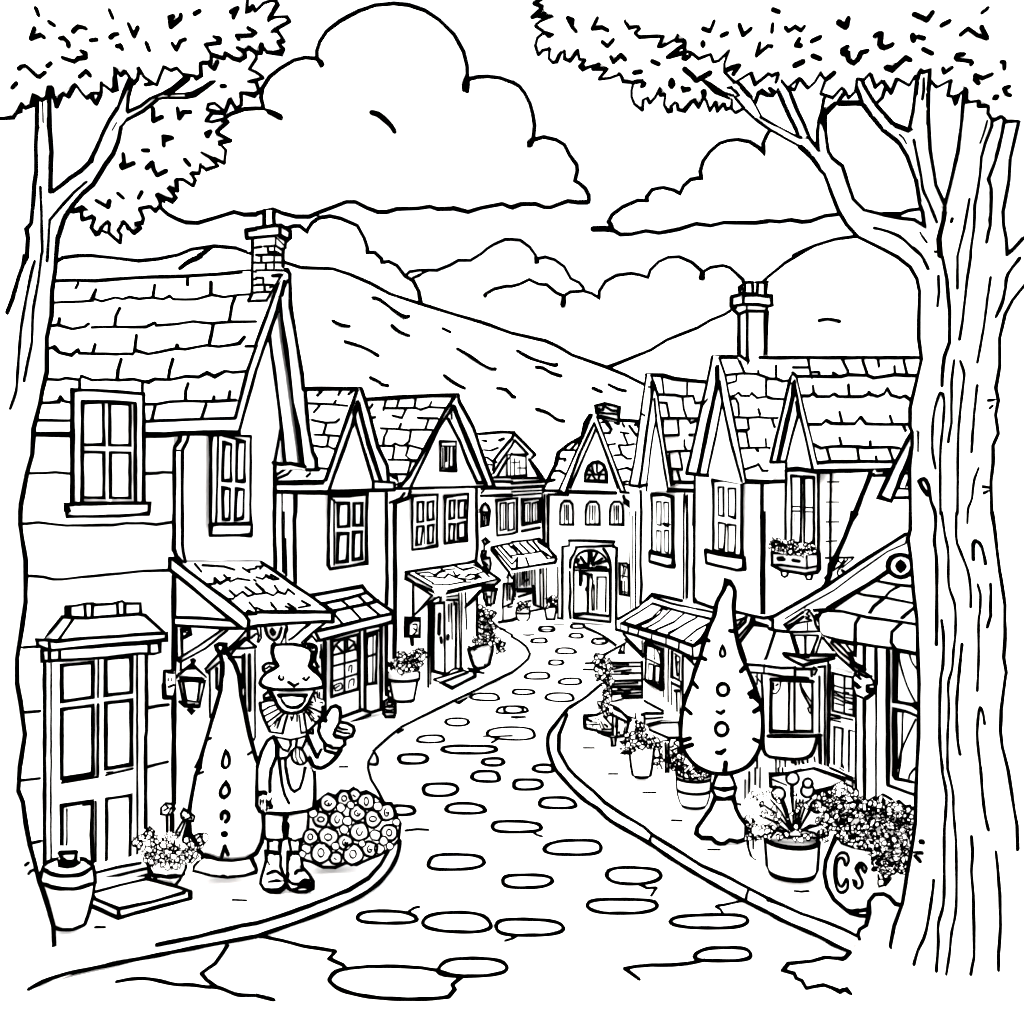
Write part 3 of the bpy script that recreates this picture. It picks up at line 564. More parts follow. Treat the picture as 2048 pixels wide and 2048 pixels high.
# porch over the side lane, carried on a beam and braces
PR = P3(T('i 1870 770', 9.22), T('j 580 755', 9.22), T('j 40 380', 9.72))
b = B('porch_roof', h)
b.solid(PR, 'i 1310 360 i 1395 380 j 50 380 150 450 400 620 530 720 590 755 i 1870 780', .1)
b.ink(PR, '''w20 i 1530 400 1690 410 1770 435 / w18 1470 390 1520 450 / 1690 475 1740 525 1790 500 1885 515 / w22 1565 545 1620 540 1620 500 1660 540 1735 495 / w18 1730 590 1780 635 1830 600 1870 635 1932 615 / 1700 650 1760 655 1775 630 / 1850 565 1900 600 1932 620
/ 1830 420 1885 455 / 1870 435 1932 425 / 1880 680 1932 740 / 1850 768 1870 745 1932 765 / j 0 410 45 410 / 30 430 50 405 / 0 490 50 505 80 480 130 510 170 505 110 470 / 70 475 100 500 / 0 545 70 610 0 620 / 60 600 130 630 165 600 220 620 240 580 290 620 / 0 540 60 590 / 140 555 170 600 / 110 680 150 730 / 115 700 155 735 / 220 710 270 735 300 735 / 240 690 300 730 / 320 720 410 705 345 670
/ i 1932 520 1915 510 / j 0 720 60 745 580 748 / w24 40 380 150 450 270 540 400 625 530 720 590 752 / w14 480 700 520 690''')
b.end()
b = B('fascia', h); PF = Dp(9.15)
b.solid(PF, 'i 1870 768 j 0 757 577 757 580 835 490 830 0 857 i 1870 870', .08)
b.solid(PF.off(.03), 'i 1285 350 1305 355 1400 430 1560 550 1850 775 1880 820 1870 865 1820 870 1700 780 1400 530 1285 440', .1)
b.ink(PF.off(.03), 'w26 i 1850 770 1932 768 j 0 757 577 757 582 830 490 828 250 840 0 860 i 1880 872 / i 1280 440 1280 350 1310 352 1400 430 1560 550 1700 650 1850 775 1878 820 1872 862 / 1285 440 1400 530 1700 780 1830 880')
b.end()
b = B('beam', h); PB = Dp(9.25)
b.solid(PB, 'i 1325 795 1500 800 1740 815 1830 870 1932 878 1500 865 1325 855', .12)
b.ink(PB, 'w24 i 1330 795 1500 800 1740 818 1830 865 / 1325 855 1500 865 1700 878 1932 880')
b.end()
b = B('brace', h)
b.solid(PB, 'i 1340 875 1375 875 1375 1085 1690 885 1710 900 1380 1110 1340 1140', .1)
b.ink(PB, 'w22 i 1330 870 1330 1120 / 1370 880 1375 1080 1350 1130 / w20 1330 1115 1500 1010 1680 885 / 1365 1130 1550 1030 1715 895 / 1365 1130 1365 1190 1335 1250 / w26 1375 885 1430 885 1435 920 1385 950 / w14 1385 905 1410 910')
b.end(); b = B('brace', h)
b.solid(PB, 'i 1710 1040 1860 890 1932 890 1932 950 1735 1090', .1)
b.ink(PB, '''w20 i 1712 1040 1790 970 1860 890 / 1735 1090 1770 1040 1860 960 1932 1015 / 1720 1050 1850 950 / w24 1875 885 1875 960 / w20 1780 1030 1840 1030 1932 1020 / 1932 920 1895 950
/ j 250 965 290 940 390 850 / 345 985 440 900 520 840 / w16 190 985 240 890 235 860 / 205 960 220 880 / w14 270 960 330 910 / 370 880 410 850 / w16 370 985 420 940 / w18 420 930 460 980 ''')
b.end()
b = B('doorway', h); DW = Dp(10.2)
b.solid(DW, 'i 1560 1060 1932 1040 j 130 1000 130 1500 i 1560 1900', .1)
b.ink(DW, '''w20 i 1750 1095 1840 1095 / w16 1830 1080 1830 1330 / w16 1845 1070 1850 1450 1868 1545 / w24 1882 1075 1885 1500 / w16 1925 1040 1925 1700 1915 1722 / w16 1582 1200 1585 1550 / w22 1635 1180 1635 1330 1650 1340 / w20 1660 1065 1550 1185 1560 1210 / 1660 1130 1560 1210 / w14 1545 1180 1580 1225''')
b.end()

# ------------------------------------------------------------------ wall lantern by the porch post
t = thing('wall_lantern', 'black-capped lantern on the porch post beside the nearest left door', 'lantern', T('i 1440 1530', 9.0))
L = Dp(9.0)
b = B('bracket', t)
b.solid(L, 'i 1240 1200 1290 1200 1320 1220 1320 1300 1300 1390 1245 1410', .1)
b.ink(L, 'w22 i 1300 1200 1240 1200 1238 1400 / w30 1235 1300 1240 1400 1300 1400 / w20 1275 1320 1310 1305 / 1310 1215 1270 1210 / w10 1270 1255 1270 1275 / 1293 1255 1293 1275')
b.end()
b = B('lamp_cap', t)
b.solid(L, 'i 1345 1235 1400 1200 1450 1190 1500 1200 1560 1260 1350 1270', .25)
b.black(L.off(.02), 'i 1350 1240 1520 1245 1545 1260 1535 1295 1400 1280 1350 1265 / 1360 1200 1440 1140 1430 1115 1460 1100 1485 1120 1470 1150 1480 1190 1410 1195 1340 1250 1335 1230 / 1470 1150 1560 1240 1565 1262 1480 1195')
b.end()
b = B('lamp_glass', t)
b.shape(L, 'w18 i 1350 1275 1548 1275 1505 1465 1390 1465', .2)
b.ink(L, 'w20 i 1380 1275 1405 1430 / 1510 1275 1490 1420 / w16 1400 1420 1500 1435 / w24 1355 1430 1395 1465 1500 1470')
b.black(L.off(.02), 'i 1405 1495 1430 1475 1480 1500 1445 1538 / 1350 1430 1400 1425 1420 1450 1470 1445 1480 1465 1400 1475')
b.end()

# ------------------------------------------------------------------ second house with its glazed shop front
W2 = Wp(548, 16.5, 783, 19)
h = thing('house', 'left-row house with one steep narrow gable above a tall four-pane window', 'house', at(670, 1440, 17.5))
b = B('wall', h)
b.solid(W2, 'f 100 1710 1000 1740 j 1020 1500 j 100 1725', .3)
b.ink(W2, 'w12 f 197 1790 197 1932 j 197 0 200 450 / 228 1790 228 1932 j 225 200 232 480 / w26 f 298 1790 298 1932 j 290 60 297 540 / w24 f 985 1790 985 1932 j 990 560 985 700 / w14 j 212 0 212 460')
b.end()
R2 = P3(W2(*P('f 150 1715')[0]), W2(*P('f 1000 1715')[0]), T('f 780 1000', 21))
b = B('roof', h)
b.solid(R2, 'f 300 1003 780 1000 820 1080 1010 1700 1045 1760 150 1785 100 1715 150 1580 300 1600', .12)
b.ink(R2, '''w28 f 370 1003 780 1000 / w18 495 1020 460 1055 / 640 1015 620 1050 / 740 1010 695 1045 / 400 1112 560 1118 690 1130 / 590 1110 603 1090 / 480 1130 435 1180 / 420 1238 520 1258 600 1255 630 1230 / 530 1265 510 1340 / 440 1348 520 1350 620 1358 / 550 1360 535 1440 / 430 1430 500 1442 540 1435 580 1455 600 1450
/ 460 1600 540 1605 / 410 1640 380 1665 / w32 150 1712 500 1705 / w30 150 1778 540 1785 / w18 245 1590 155 1650 / 270 1610 240 1645 155 1682 / 270 1605 380 1608 / 480 1710 520 1690''')
b.end()
G2 = W2.off(.3)
b = B('gable', h)
b.solid(G2, 'f 775 1000 800 1010 1010 1700 1045 1705 1045 1760 545 1775 520 1710', .8)
b.ink(G2, '''w26 f 765 1010 525 1690 / w24 730 1270 640 1520 550 1770 / 768 1100 725 1290 / 770 1100 740 1190 750 1250 885 1700 / w30 772 1110 850 1420 945 1700 / w26 795 1000 860 1200 920 1440 990 1580 1000 1700 / w28 545 1775 1045 1765 / w22 885 1700 1045 1710 1048 1760 / 885 1700 885 1755''')
b.end()
window(h, W2, 'f 555 1815 700 1812 840 1795 835 1932 j 835 385 700 410 560 430 545 400 f 550 1932',
 'f 622 1868 700 1865 702 1932 j 700 108 622 112 / f 742 1868 800 1865 j 798 100 740 100 / j 622 165 697 160 688 370 612 380 / 738 155 798 148 797 350 733 360', None, 26, 'w16 f 590 1840 590 1932 j 590 400 / w22 f 560 1800 700 1790 840 1770 / w16 570 1830 600 1860', pw=26)
h = thing('shop', 'low shop with arched many-pane window behind the bearded man', 'shop', at(650, 1440, 16))
WS = Wp(600, 15.4, 764, 16.6)
b = B('wall', h)
b.solid(WS, 'j 470 970 950 850 990 850 960 1490 720 1590 470 1640', .3)
b.ink(WS, 'w26 j 520 980 518 1550 / w16 785 900 785 1490 / w20 822 885 825 1500 / w24 945 860 945 1490 / w22 550 1640 640 1550 800 1492 / 800 1492 870 1512 945 1490 / 720 1590 860 1530 / w14 490 1000 500 1230 / 960 850 985 840 / w24 985 840 985 1380 / w18 490 1050 485 1100 / 840 920 940 890 / w16 530 1560 520 1590 640 1560')
b.end()
b = B('roof', h); PS = P3(WS(*P('j 470 900')[0]), WS(*P('j 1035 770')[0]), T('j 410 635', 16.2))
b.solid(PS, 'j 400 635 800 560 830 600 1035 760 475 900 470 880 590 760', .1)
b.ink(PS, 'w24 j 395 632 800 560 830 600 900 660 1035 755 / w20 420 642 480 695 700 648 840 605 / w22 580 745 700 720 850 690 920 668 / 475 893 720 835 1035 762 / w18 650 670 720 730 800 815 / 780 640 850 710 935 780 / 590 770 660 850 / w20 500 690 600 755')
b.shape(WS.off(.2), 'w20 j 470 900 720 840 1035 765 1037 830 720 905 480 970 450 910', .2)
b.end()
window(h, WS, 'j 570 975 770 925 775 1335 570 1395',
 '', None, 22, '''w18 j 580 1050 600 1005 640 970 690 955 740 980 755 1040 / w18 670 970 668 1360 / 580 1082 760 1035 / 580 1165 770 1115 / 585 1275 770 1220 / 610 1010 660 1062 / 680 1050 735 1000 / 690 960 690 1050 / w24 575 970 572 1395 / w12 ~ 590 1310 640 1290 650 1330 600 1350 590 1310 / ~ 700 1330 705 1275 740 1260 735 1310 / ~ 700 1200 705 1165 725 1160 720 1210 / 600 1330 630 1310''')
window(h, WS, 'j 838 940 915 915 905 1290 838 1300', '', None, 20, 'w12 j 885 930 880 1290 / w18 840 1092 910 1070')

# ------------------------------------------------------------------ third house and its porch
W3 = Wp(789, 20.2, 952, 23)
h = thing('house', 'left-row house with a wide gable holding a tiny attic window over two twin windows', 'house', at(870, 1385, 21))
b = B('wall', h)
b.solid(W3, 'f 1000 1755 1660 1735 j 1660 1230 1300 1330 1210 1355 1000 1420', .3)
b.ink(W3, 'w28 f 1050 1880 j 1048 0 1050 750 1045 1110 / w22 f 1165 1775 1150 1825 1040 1870 / w18 1120 1790 1090 1830 1000 1865 / w24 f 1665 1760 1665 1932 j 1670 280 1660 370 / w22 j 1215 1355 1330 1310 1345 1270')
b.end()
R3 = P3(W3(*P('f 1060 1740')[0]), W3(*P('f 1790 1740')[0]), T('f 1520 1050', 25.5))
b = B('roof', h)
b.solid(R3, 'f 820 1080 1050 1065 1330 1050 1525 1048 1530 1080 1300 1740 1000 1750 1000 1600 870 1200', .12)
b.ink(R3, '''w28 f 820 1082 1050 1068 1330 1052 1525 1052 / w18 980 1090 960 1165 / 960 1148 1080 1148 1200 1145 1240 1160 1300 1140 1430 1145 / 1080 1080 1060 1145 / 1205 1075 1195 1140 / 1325 1100 1305 1140 / 880 1120 850 1160 / 870 1222 900 1215 / 1130 1160 1100 1222 1030 1205
/ 1220 1222 1370 1225 / 1300 1240 1275 1310 / 1095 1265 1080 1300 / 940 1300 1060 1305 1150 1315 / 1165 1310 1330 1312 / 990 1320 965 1370 960 1420 / 1170 1310 1155 1400 1120 1430 / 930 1432 1030 1432 1050 1415 1080 1430 1160 1430 1270 1460 / 1045 1440 1030 1530 / 1150 1440 1130 1510 1170 1540 / 1000 1537 1210 1540 / 1210 1545 1170 1550 1145 1640
/ 1010 1645 1150 1645 / 1020 1660 1060 1660 1060 1680 1030 1670 / 1065 1670 1070 1700 / 1065 1725 1110 1710 1150 1660 / w22 990 1580 1000 1640''')
b.end()
G3 = W3.off(.3)
b = B('gable', h)
b.solid(G3, 'f 1510 1050 1530 1060 1640 1290 1810 1745 1180 1752 1070 1755 1150 1680', .8)
b.ink(G3, '''w26 f 1500 1060 1420 1180 1280 1440 1160 1660 1070 1755 / w22 1490 1130 1380 1300 1170 1740 / w24 1450 1230 1540 1400 1600 1560 1670 1710 1740 1712 / w34 1495 1140 1550 1280 1620 1450 1735 1725 / w26 1528 1060 1535 1100 1640 1290 1700 1470 1800 1745 / w22 1070 1757 1300 1750 1600 1742 1800 1742 / w18 1475 1170 1478 1230''')
b.end()
window(h, G3, 'f 1392 1400 1510 1400 1508 1620 1390 1620', '', None, 20, 'w14 f 1400 1435 1500 1435 / 1410 1450 1410 1590 / 1425 1440 1425 1590 / w18 1440 1440 1438 1550 / 1462 1440 1458 1590 1485 1590 / 1490 1440 1490 1590 / w14 1400 1600 1500 1600')
window(h, W3, 'f 1180 1810 1370 1800 j 1365 255 1270 275 1180 285', 'f 1222 1858 1262 1855 1262 1932 j 1262 72 1220 75 / f 1297 1860 1338 1850 j 1338 55 1297 62 / j 1218 112 1262 105 1245 245 1212 248 / 1300 105 1340 95 1335 230 1300 235', None, 21, 'w10 j 1272 110 1272 240 ', pw=20)
window(h, W3, 'f 1428 1815 1600 1795 j 1590 215 1425 238', 'f 1465 1848 1498 1842 1498 1932 j 1495 45 1462 52 / f 1530 1850 1578 1842 j 1575 42 1530 45 / j 1462 92 1498 90 1492 215 1458 215 / 1525 88 1580 75 1578 190 1525 200', None, 21, '', pw=20)
t = thing('porch', 'free-standing shingled porch over the plank door halfway down the lane', 'porch', at(870, 1380, 18.8))
PP = Dp(18.9)
b = B('porch_roof', t); PQ = P3(T('j 1130 455', 19.0), T('j 1400 605', 18.4), T('j 1650 375', 20.6))
b.solid(PQ, 'j 1130 455 1400 430 1650 378 1700 420 1840 512 1400 605', .08)
b.solid(PP.off(.3), 'j 1130 460 1400 605 1840 512 1800 562 1560 585 1390 622 1200 540 1130 500', .1)
b.ink(PQ, '''w24 j 1130 455 1400 415 1650 378 1700 420 1840 512 / w16 1210 465 1300 455 1350 482 1400 440 1500 430 / 1250 480 1330 490 1420 500 1450 470 1500 495 1540 470 / 1400 430 1430 455 / 1330 545 1450 550 1560 530 1620 530 / 1500 410 1560 440 1640 420 1680 440 / 1540 500 1620 512 1680 480 1700 500
/ 1600 470 1660 470 1720 450 / 1640 400 1700 430 1760 490 / 1490 450 1520 500 1580 520 / 1205 462 1340 540 / 1580 490 1620 470 1690 490 1650 512 / 1340 490 1370 460 1420 450''')
b.ink(PP.off(.31), 'w24 j 1135 460 1130 500 1200 540 1390 622 1560 582 1700 550 1800 555 1842 515 / w18 1150 465 1280 540 1400 605 1832 505')
b.end()
b = B('door', t)
b.solid(PP, 'j 1340 690 1420 640 1580 600 1590 880 1560 1180 1490 1185 1430 1225 1340 1205', .1)
b.ink(PP, '''w24 j 1340 690 1335 1200 1430 1225 / w18 1420 680 1425 1225 / w20 1510 690 1505 1180 / w14 1530 610 1540 1180 / w12 1553 610 1550 1180 / w16 1580 610 1590 885 / w28 1385 770 1380 920 / w10 1385 800 1385 900 / w14 1455 700 1455 830 / 1475 690 1480 960 / w18 1350 690 1420 685 / 1440 665 1530 662 / 1430 1225 1490 1185 1560 1180 / w26 1395 950 1398 985 / 1450 930 1448 960 / w14 1440 640 1530 630 / 1495 670 1495 700''')
b.end()
b = B('post', t)
b.solid(PP, 'j 1170 530 1215 545 1330 630 1380 640 1310 710 1320 1300 1290 1310 1300 720 1195 785', .1)
b.ink(PP, 'w20 j 1185 520 1185 785 / w18 1200 548 1330 630 1195 780 / 1380 640 1290 690 1200 772 / w22 1395 620 1390 680 / w20 1303 700 1300 1320 / w12 1320 700 1320 1300 / w18 1350 650 1300 700')
b.end()
b = B('post', t)
b.solid(PP, 'j 1590 650 1690 590 1680 650 1665 950 1650 950', .1)
b.ink(PP, 'w22 j 1670 650 1668 930 / w18 1690 590 1590 700 / 1700 600 1640 670 1580 720')
b.end()
b = B('doorstep', t)
b.shape(Gp(.1), 'w22 j 1345 1265 1560 1200 1650 1210 1655 1240 1480 1328', .1); b.ink(Gp(.12), 'w18 j 1390 1290 1600 1210')
b.end()
t = B('notice_box'); t.shape(Dp(18.5), 'w20 j 1125 800 1240 800 1235 938 1122 938', .15)
t.black(Dp(18.49), 'j 1125 800 1235 800 1238 830 1190 830 1165 850 1160 930 1122 938'); t.ink(Dp(18.45), 'w14 ~ j 1185 850 1215 850 1210 900 1185 925 / 1190 880 1215 900 / w30 1175 950 1180 1000')
t.end(label='small black-edged box on the wall left of the lane porch', category='box')
# ================================================================== small house behind, end of the lane
W4 = Wp(952, 30, 1092, 33)
h = thing('house', 'farthest left-row house with a tiny framed dormer and striped awning below', 'house', at(1020, 1235, 31))
b = B('wall', h)
b.solid(W4, 'f 1660 1740 g 230 1740 k 260 260 260 740 j 1860 830 1860 450 1660 450', .3)
b.ink(W4, 'w22 g 235 1790 k 235 0 240 235 / w14 g 0 1780 220 1768 / 0 1808 215 1792 / f 1700 1760 1932 1757 / f 1700 1790 1720 1770 / w16 1695 1810 1932 1800 / f 1700 1812 1932 1812 / w20 k 75 145 208 118 / w16 j 1865 545 1862 830 / w22 1830 832 1932 815 k 40 800')
b.end()
b = B('roof', h); R4 = P3(W4(*P('f 1790 1740')[0]), W4(*P('g 230 1740')[0]), T('f 1932 1335', 37))
b.solid(R4, 'f 1670 1340 1850 1325 g 15 1330 250 1700 0 1760 f 1800 1745 1700 1460', .15)
b.ink(R4, 'w24 f 1680 1345 1850 1330 1932 1335 g 15 1332 / w22 f 1710 1395 1735 1400 / 1835 1395 1870 1378 / w18 1720 1465 1770 1470 1825 1448 / 1740 1520 1790 1560 1815 1555 / 1760 1575 1790 1580 / 1785 1620 1800 1560')
b.end()
b = B('dormer', h); G4 = W4.off(.4)
b.solid(G4, 'f 1790 1745 1780 1640 1932 1350 g 15 1330 100 1420 180 1500 155 1530 250 1700 240 1745', .8)
b.ink(G4, 'w22 f 1790 1550 1850 1470 1932 1375 g 15 1335 100 1420 178 1500 150 1525 / 130 1535 190 1610 250 1700 / w18 f 1790 1640 1860 1530 1932 1430 g 20 1390 120 1495 / f 1820 1665 1880 1560 1932 1490 / g 0 1498 120 1498 / 145 1570 210 1680 / w20 f 1800 1670 1932 1670 g 0 1678 230 1675 / w24 f 1805 1702 1932 1705 g 0 1715 240 1700 / f 1815 1752 1932 1752 g 0 1750 235 1738')
b.end()
window(h, G4, 'f 1895 1500 1932 1500 g 105 1512 108 1655 0 1660 f 1895 1660', '', None, 16, 'w12 f 1920 1520 1920 1650 / g 20 1530 20 1650 / 60 1540 60 1640 / 40 1600 100 1600 / 0 1560 60 1555')
window(h, W4, 'f 1815 1845 1932 1830 g 38 1828 k 38 150 j 1932 165 1820 178', 'f 1845 1868 1885 1862 j 1885 130 1845 140 / f 1905 1868 g 15 1860 k 15 130 j 1905 140', None, 20, 'w10 f 1865 1880 j 1865 130', pw=16)
window(h, W4, 'g 80 1840 210 1828 k 210 75 78 100', 'g 95 1868 135 1862 k 135 75 95 80 / g 155 1868 195 1855 k 195 65 155 75', None, 20, 'w10 g 115 1880 k 115 70 / g 175 1870 k 175 60', pw=15)
t = thing('awning', 'striped sloping awning over the far market stall', 'awning', at(1020, 1240, 28.5))
PA = Dp(28.4)
b = B('canopy', t); QA = P3(T('j 1780 265', 29), T('k 330 350', 28), T('k 200 210', 29.8))
b.solid(QA, 'j 1780 265 1932 238 k 0 235 200 210 245 232 335 350 330 378 0 432 j 1900 450', .1)
b.ink(QA, 'w22 j 1910 455 1780 290 1780 268 1932 235 k 0 230 205 208 245 235 335 355 325 380 0 432 / w18 j 1800 280 1932 435 / k 0 330 230 300 310 350 / 40 345 35 430 / w16 j 1815 262 1932 395 k 30 360 / w18 j 1850 260 1932 350 / 1905 245 1932 275 / k 10 250 85 325 / 60 240 140 315 / 115 230 195 305 / 160 222 270 355 / 195 225 260 270 / 105 345 125 400 / 0 260 50 325 / w14 60 300 75 325 / 270 355 320 350')
b.end()
b = B('stall', t)
b.solid(PA.off(-.3), 'j 1900 450 k 170 400 265 395 265 690 235 740 30 720 j 1890 730', .3)
b.ink(PA.off(-.28), '''w14 k 170 410 180 700 / 210 405 215 715 / 235 405 240 730 / 262 395 262 690 / w12 60 440 60 560 / 80 440 75 550 / 95 440 90 560 / 110 430 110 560 / 130 430 130 550 / 150 430 150 560 / 40 450 40 580 / w20 30 585 150 580 / 50 640 140 612 / w16 40 600 150 600 / w24 160 560 165 690 / w18 40 690 140 670 / 130 750 240 730
/ w12 0 460 20 450 25 640 / 10 480 10 640 / 5 650 20 660 / w18 165 700 225 720 / 80 460 85 500 / 100 520 120 510 / 215 430 215 460 / w14 j 1905 470 1900 540 / 1890 545 1890 660 / w10 1925 540 1925 660 / w16 1892 665 1932 660 / 1900 720 1932 715''')
b.end()
def pot(name, label, px, rows, Y, rings, w=22, bush=None, seed=1, n=60, cat='plant pot', sc=28, bw=15, group=None, bub=14):
    """lathe pot with a tangled plant as its own part"""
    t = thing(name, label, cat, at(px, rows[-1][0], Y), group)
    b = B('pot', t); car = b.turn(px, rows, Y, rings, w); b.end()
    if bush:
        b = B('plant', t); pts = P(bush)
        c = b.infl(pts, Y-.02, rows[0][1]/K*Y*.8, 12, bub, ink=False); scribble(b, c, pts, n, bw, sc, seed)
        b.end()
    return t, car
pot('potted_plant', 'small round pot with herbs at the foot of the far stall', 1046, [(1215, 12), (1226, 14), (1236, 12), (1241, 8)], 28, (1,), 18, 'k 35 720 60 670 110 680 150 700 130 740 50 750', 3, 22, 'potted plant', 20, 12)
pot('potted_plant', 'tapered pot of flowers left of the arched far door', 1101, [(1213, 11), (1220, 11), (1238, 8)], 29, (0, 2), 18, 'k 265 690 265 650 290 620 335 650 340 690 330 712 270 712', 4, 26, 'potted plant', 22, 12)

# ================================================================== gabled hall that closes the lane
WC = Wp(1092, 32, 1262, 29.8)
h = thing('house', 'tall white gabled building at the end of the lane with an arched fanlight door', 'house', at(1180, 1245, 30.5))
b = B('wall', h)
b.solid(WC, 'g 235 1790 970 1790 k 905 735 740 850 470 830 345 805 262 790', .3)
b.ink(WC, '''w22 g 272 1800 k 272 260 / w16 g 245 1800 k 245 235 / w26 k 902 0 900 370 905 730 / w18 k 345 800 380 805 470 812 / w14 k 345 415 345 800 / w24 460 820 740 835 / w22 k 750 850 780 860 / 265 280 330 340 / g 850 1860 930 1885 938 1932 / w18 g 840 1810 850 1840 920 1880 / 850 1860 915 1915 / w14 k 790 820 820 860''')
b.end()
b = B('roof', h); RC = P3(WC(*P('g 240 1770')[0]), WC(*P('g 960 1790')[0]), T('g 600 1190', 35))
b.solid(RC, 'g 225 1775 270 1700 330 1570 350 1480 530 1370 550 1270 600 1180 700 1200 960 1240 970 1790', .15)
b.ink(RC, '''w26 g 590 1200 550 1265 530 1370 / 525 1365 430 1420 350 1485 / 350 1485 340 1530 330 1575 300 1630 265 1700 / w20 265 1700 235 1760 / w24 640 1210 720 1235 850 1240 960 1248 / w18 400 1465 470 1465 / w20 350 1530 400 1530 400 1545 / w18 320 1625 360 1620 400 1645 / w26 270 1700 318 1690 / w18 440 1465 520 1380
/ 680 1255 710 1250 750 1310 735 1340 700 1335 / w22 780 1250 805 1265 / w16 835 1265 850 1290 / w20 885 1280 940 1355 / w22 930 1275 955 1270 955 1290 / w18 820 1330 880 1340 / 845 1350 870 1410 / 725 1425 780 1418 / 805 1430 830 1500 / 810 1425 860 1430 920 1420 / 775 1505 830 1500 870 1530 900 1530
/ 790 1615 840 1605 870 1600 935 1630 / 845 1705 870 1700 / 830 1725 880 1725 / w20 235 1770 360 1770''')
b.end(); ro = S.objects[-1]; ro = [o for o in S.objects if o.name.startswith('roof')][-1]
b = B('chimney', h, ro); c = Dp(33)
b.shape(c, 'w22 g 630 1130 700 1112 760 1125 810 1140 805 1240 640 1205', .6)
b.ink(c, 'w18 g 640 1180 800 1195 / 700 1135 750 1165 800 1170 / 640 1135 640 1165 690 1160 690 1135 / w14 650 1150 660 1150')
b.end()
b = B('gable', h); GC = WC.off(.4)
b.solid(GC, 'g 610 1190 640 1200 860 1780 960 1795 240 1795 400 1780', .9)
b.ink(GC, '''w18 g 605 1195 520 1400 360 1755 / 620 1260 520 1470 410 1780 / 632 1305 560 1470 440 1750 / 640 1210 700 1370 780 1580 855 1775 / 620 1260 670 1380 760 1620 820 1775 / w14 635 1310 700 1480 795 1755 / w30 430 1780 780 1788 / w22 240 1770 370 1775 400 1800 / 280 1800 420 1802 / 820 1780 960 1792 / w14 600 1290 500 1500 400 1780''')
b.end()
window(h, GC, 'g 548 1700 555 1640 575 1590 610 1560 650 1552 690 1575 712 1630 712 1705', '', None, 26, 'w20 g 640 1570 640 1630 / 580 1610 630 1650 / 690 1610 645 1650 / 570 1650 710 1650 / w24 560 1695 710 1695 / w18 590 1655 570 1690 / 610 1660 635 1690 / 660 1655 650 1690 / 600 1580 620 1640')
for x0, x1, y in ((362, 460, 1850), (555, 660, 1855), (738, 838, 1855)):
    window(h, WC, f'g {x0} 1932 {x0+8} {y+25} {x0+30} {y} {x1-25} {y} {x1-5} {y+25} {x1} 1932 k {x1} 95 {x0} 95', '', None, 20, f'w12 g {x0+32} {y+30} k {x0+32} 90 / g {x1-34} {y+30} k {x1-34} 90 / w14 g {(x0+x1)//2} {y+30} k {(x0+x1)//2} 60')
window(h, WC, 'k 812 385 865 385 880 410 882 630 815 620', '', None, 20, 'w14 k 840 400 835 500 / 850 520 850 610 / 830 400 870 420 / 830 480 870 490 / 830 520 830 610 / 855 430 850 470 / 825 600 870 605')
b = B('door_surround', h); DC = WC.off(.12)
b.solid(DC, 'k 380 805 378 262 430 250 430 218 770 225 765 262 795 270 788 850 470 830', .2)
b.ink(DC, '''w22 k 378 800 380 262 / w16 380 260 430 255 430 215 / w24 430 215 550 215 770 225 / w18 770 225 762 262 795 270 / w22 792 270 785 380 785 850 / w20 770 255 480 265 / w20 440 800 432 720 440 600 434 450 / ~ 438 420 440 360 465 320 485 270 / ~ 690 280 720 320 742 380 745 450 / w20 745 450 742 820 / w18 465 800 465 420 / ~ 465 420 475 360 510 310 580 290 650 300 700 340 735 390 742 430''')
b.end()
b = B('door', h); DD = DC.off(.02)
b.solid(DD, 'k 470 790 470 420 520 310 580 292 650 300 735 400 738 780', .15)
b.ink(DD, '''w20 k 475 415 735 435 / w14 475 440 735 450 / w20 580 300 575 400 / 600 310 600 380 / 520 340 560 400 / 640 310 600 390 / 680 350 610 400 / 710 370 640 390 / w24 500 400 560 405 / 640 415 710 420 / 490 380 500 360 / w26 515 440 515 550 / w16 525 470 530 520 / w22 575 470 570 750 / w18 555 590 560 570 / w16 600 480 610 520 600 600 605 740 / w22 590 475 600 475 / w16 640 490 710 490 705 750 / 642 490 640 735 / w22 470 770 540 765 730 785 / w18 470 790 560 762 / 735 450 738 780 / w14 620 550 620 740 / w20 530 460 570 470 / 470 800 740 830''')
b.end()

# ================================================================== right-hand row
W5 = Wp(1268, 26, 1391, 19)
h = thing('house', 'right-row house with a steep half-seen gable left of the twin-gabled house', 'house', at(1330, 1330, 22))
b = B('wall', h)
b.solid(W5, 'g 890 1700 1390 1770 k 1390 700 900 760', .3)
b.ink(W5, 'w20 k 938 0 935 720 / w14 k 912 30 915 725 / w28 g 975 1750 k 982 0 975 400 985 550 975 690 / w20 k 1300 0 1297 650 / w14 1318 0 1315 660 / w28 g 1385 1640 1385 1932 k 1380 120 1378 680 / w24 g 1305 1800 k 1300 0 / g 1325 1810 k 1330 240 1325 640 / w22 g 1375 1800 k 1370 100')
b.end()
b = B('roof', h); R5 = P3(W5(*P('g 980 1760')[0]), W5(*P('g 1390 1760')[0]), T('g 1015 895', 27.5))
b.solid(R5, 'g 1010 890 1140 895 1280 930 1470 945 1400 1300 1310 1640 1390 1650 1390 1770 1180 1770 1000 1740', .1)
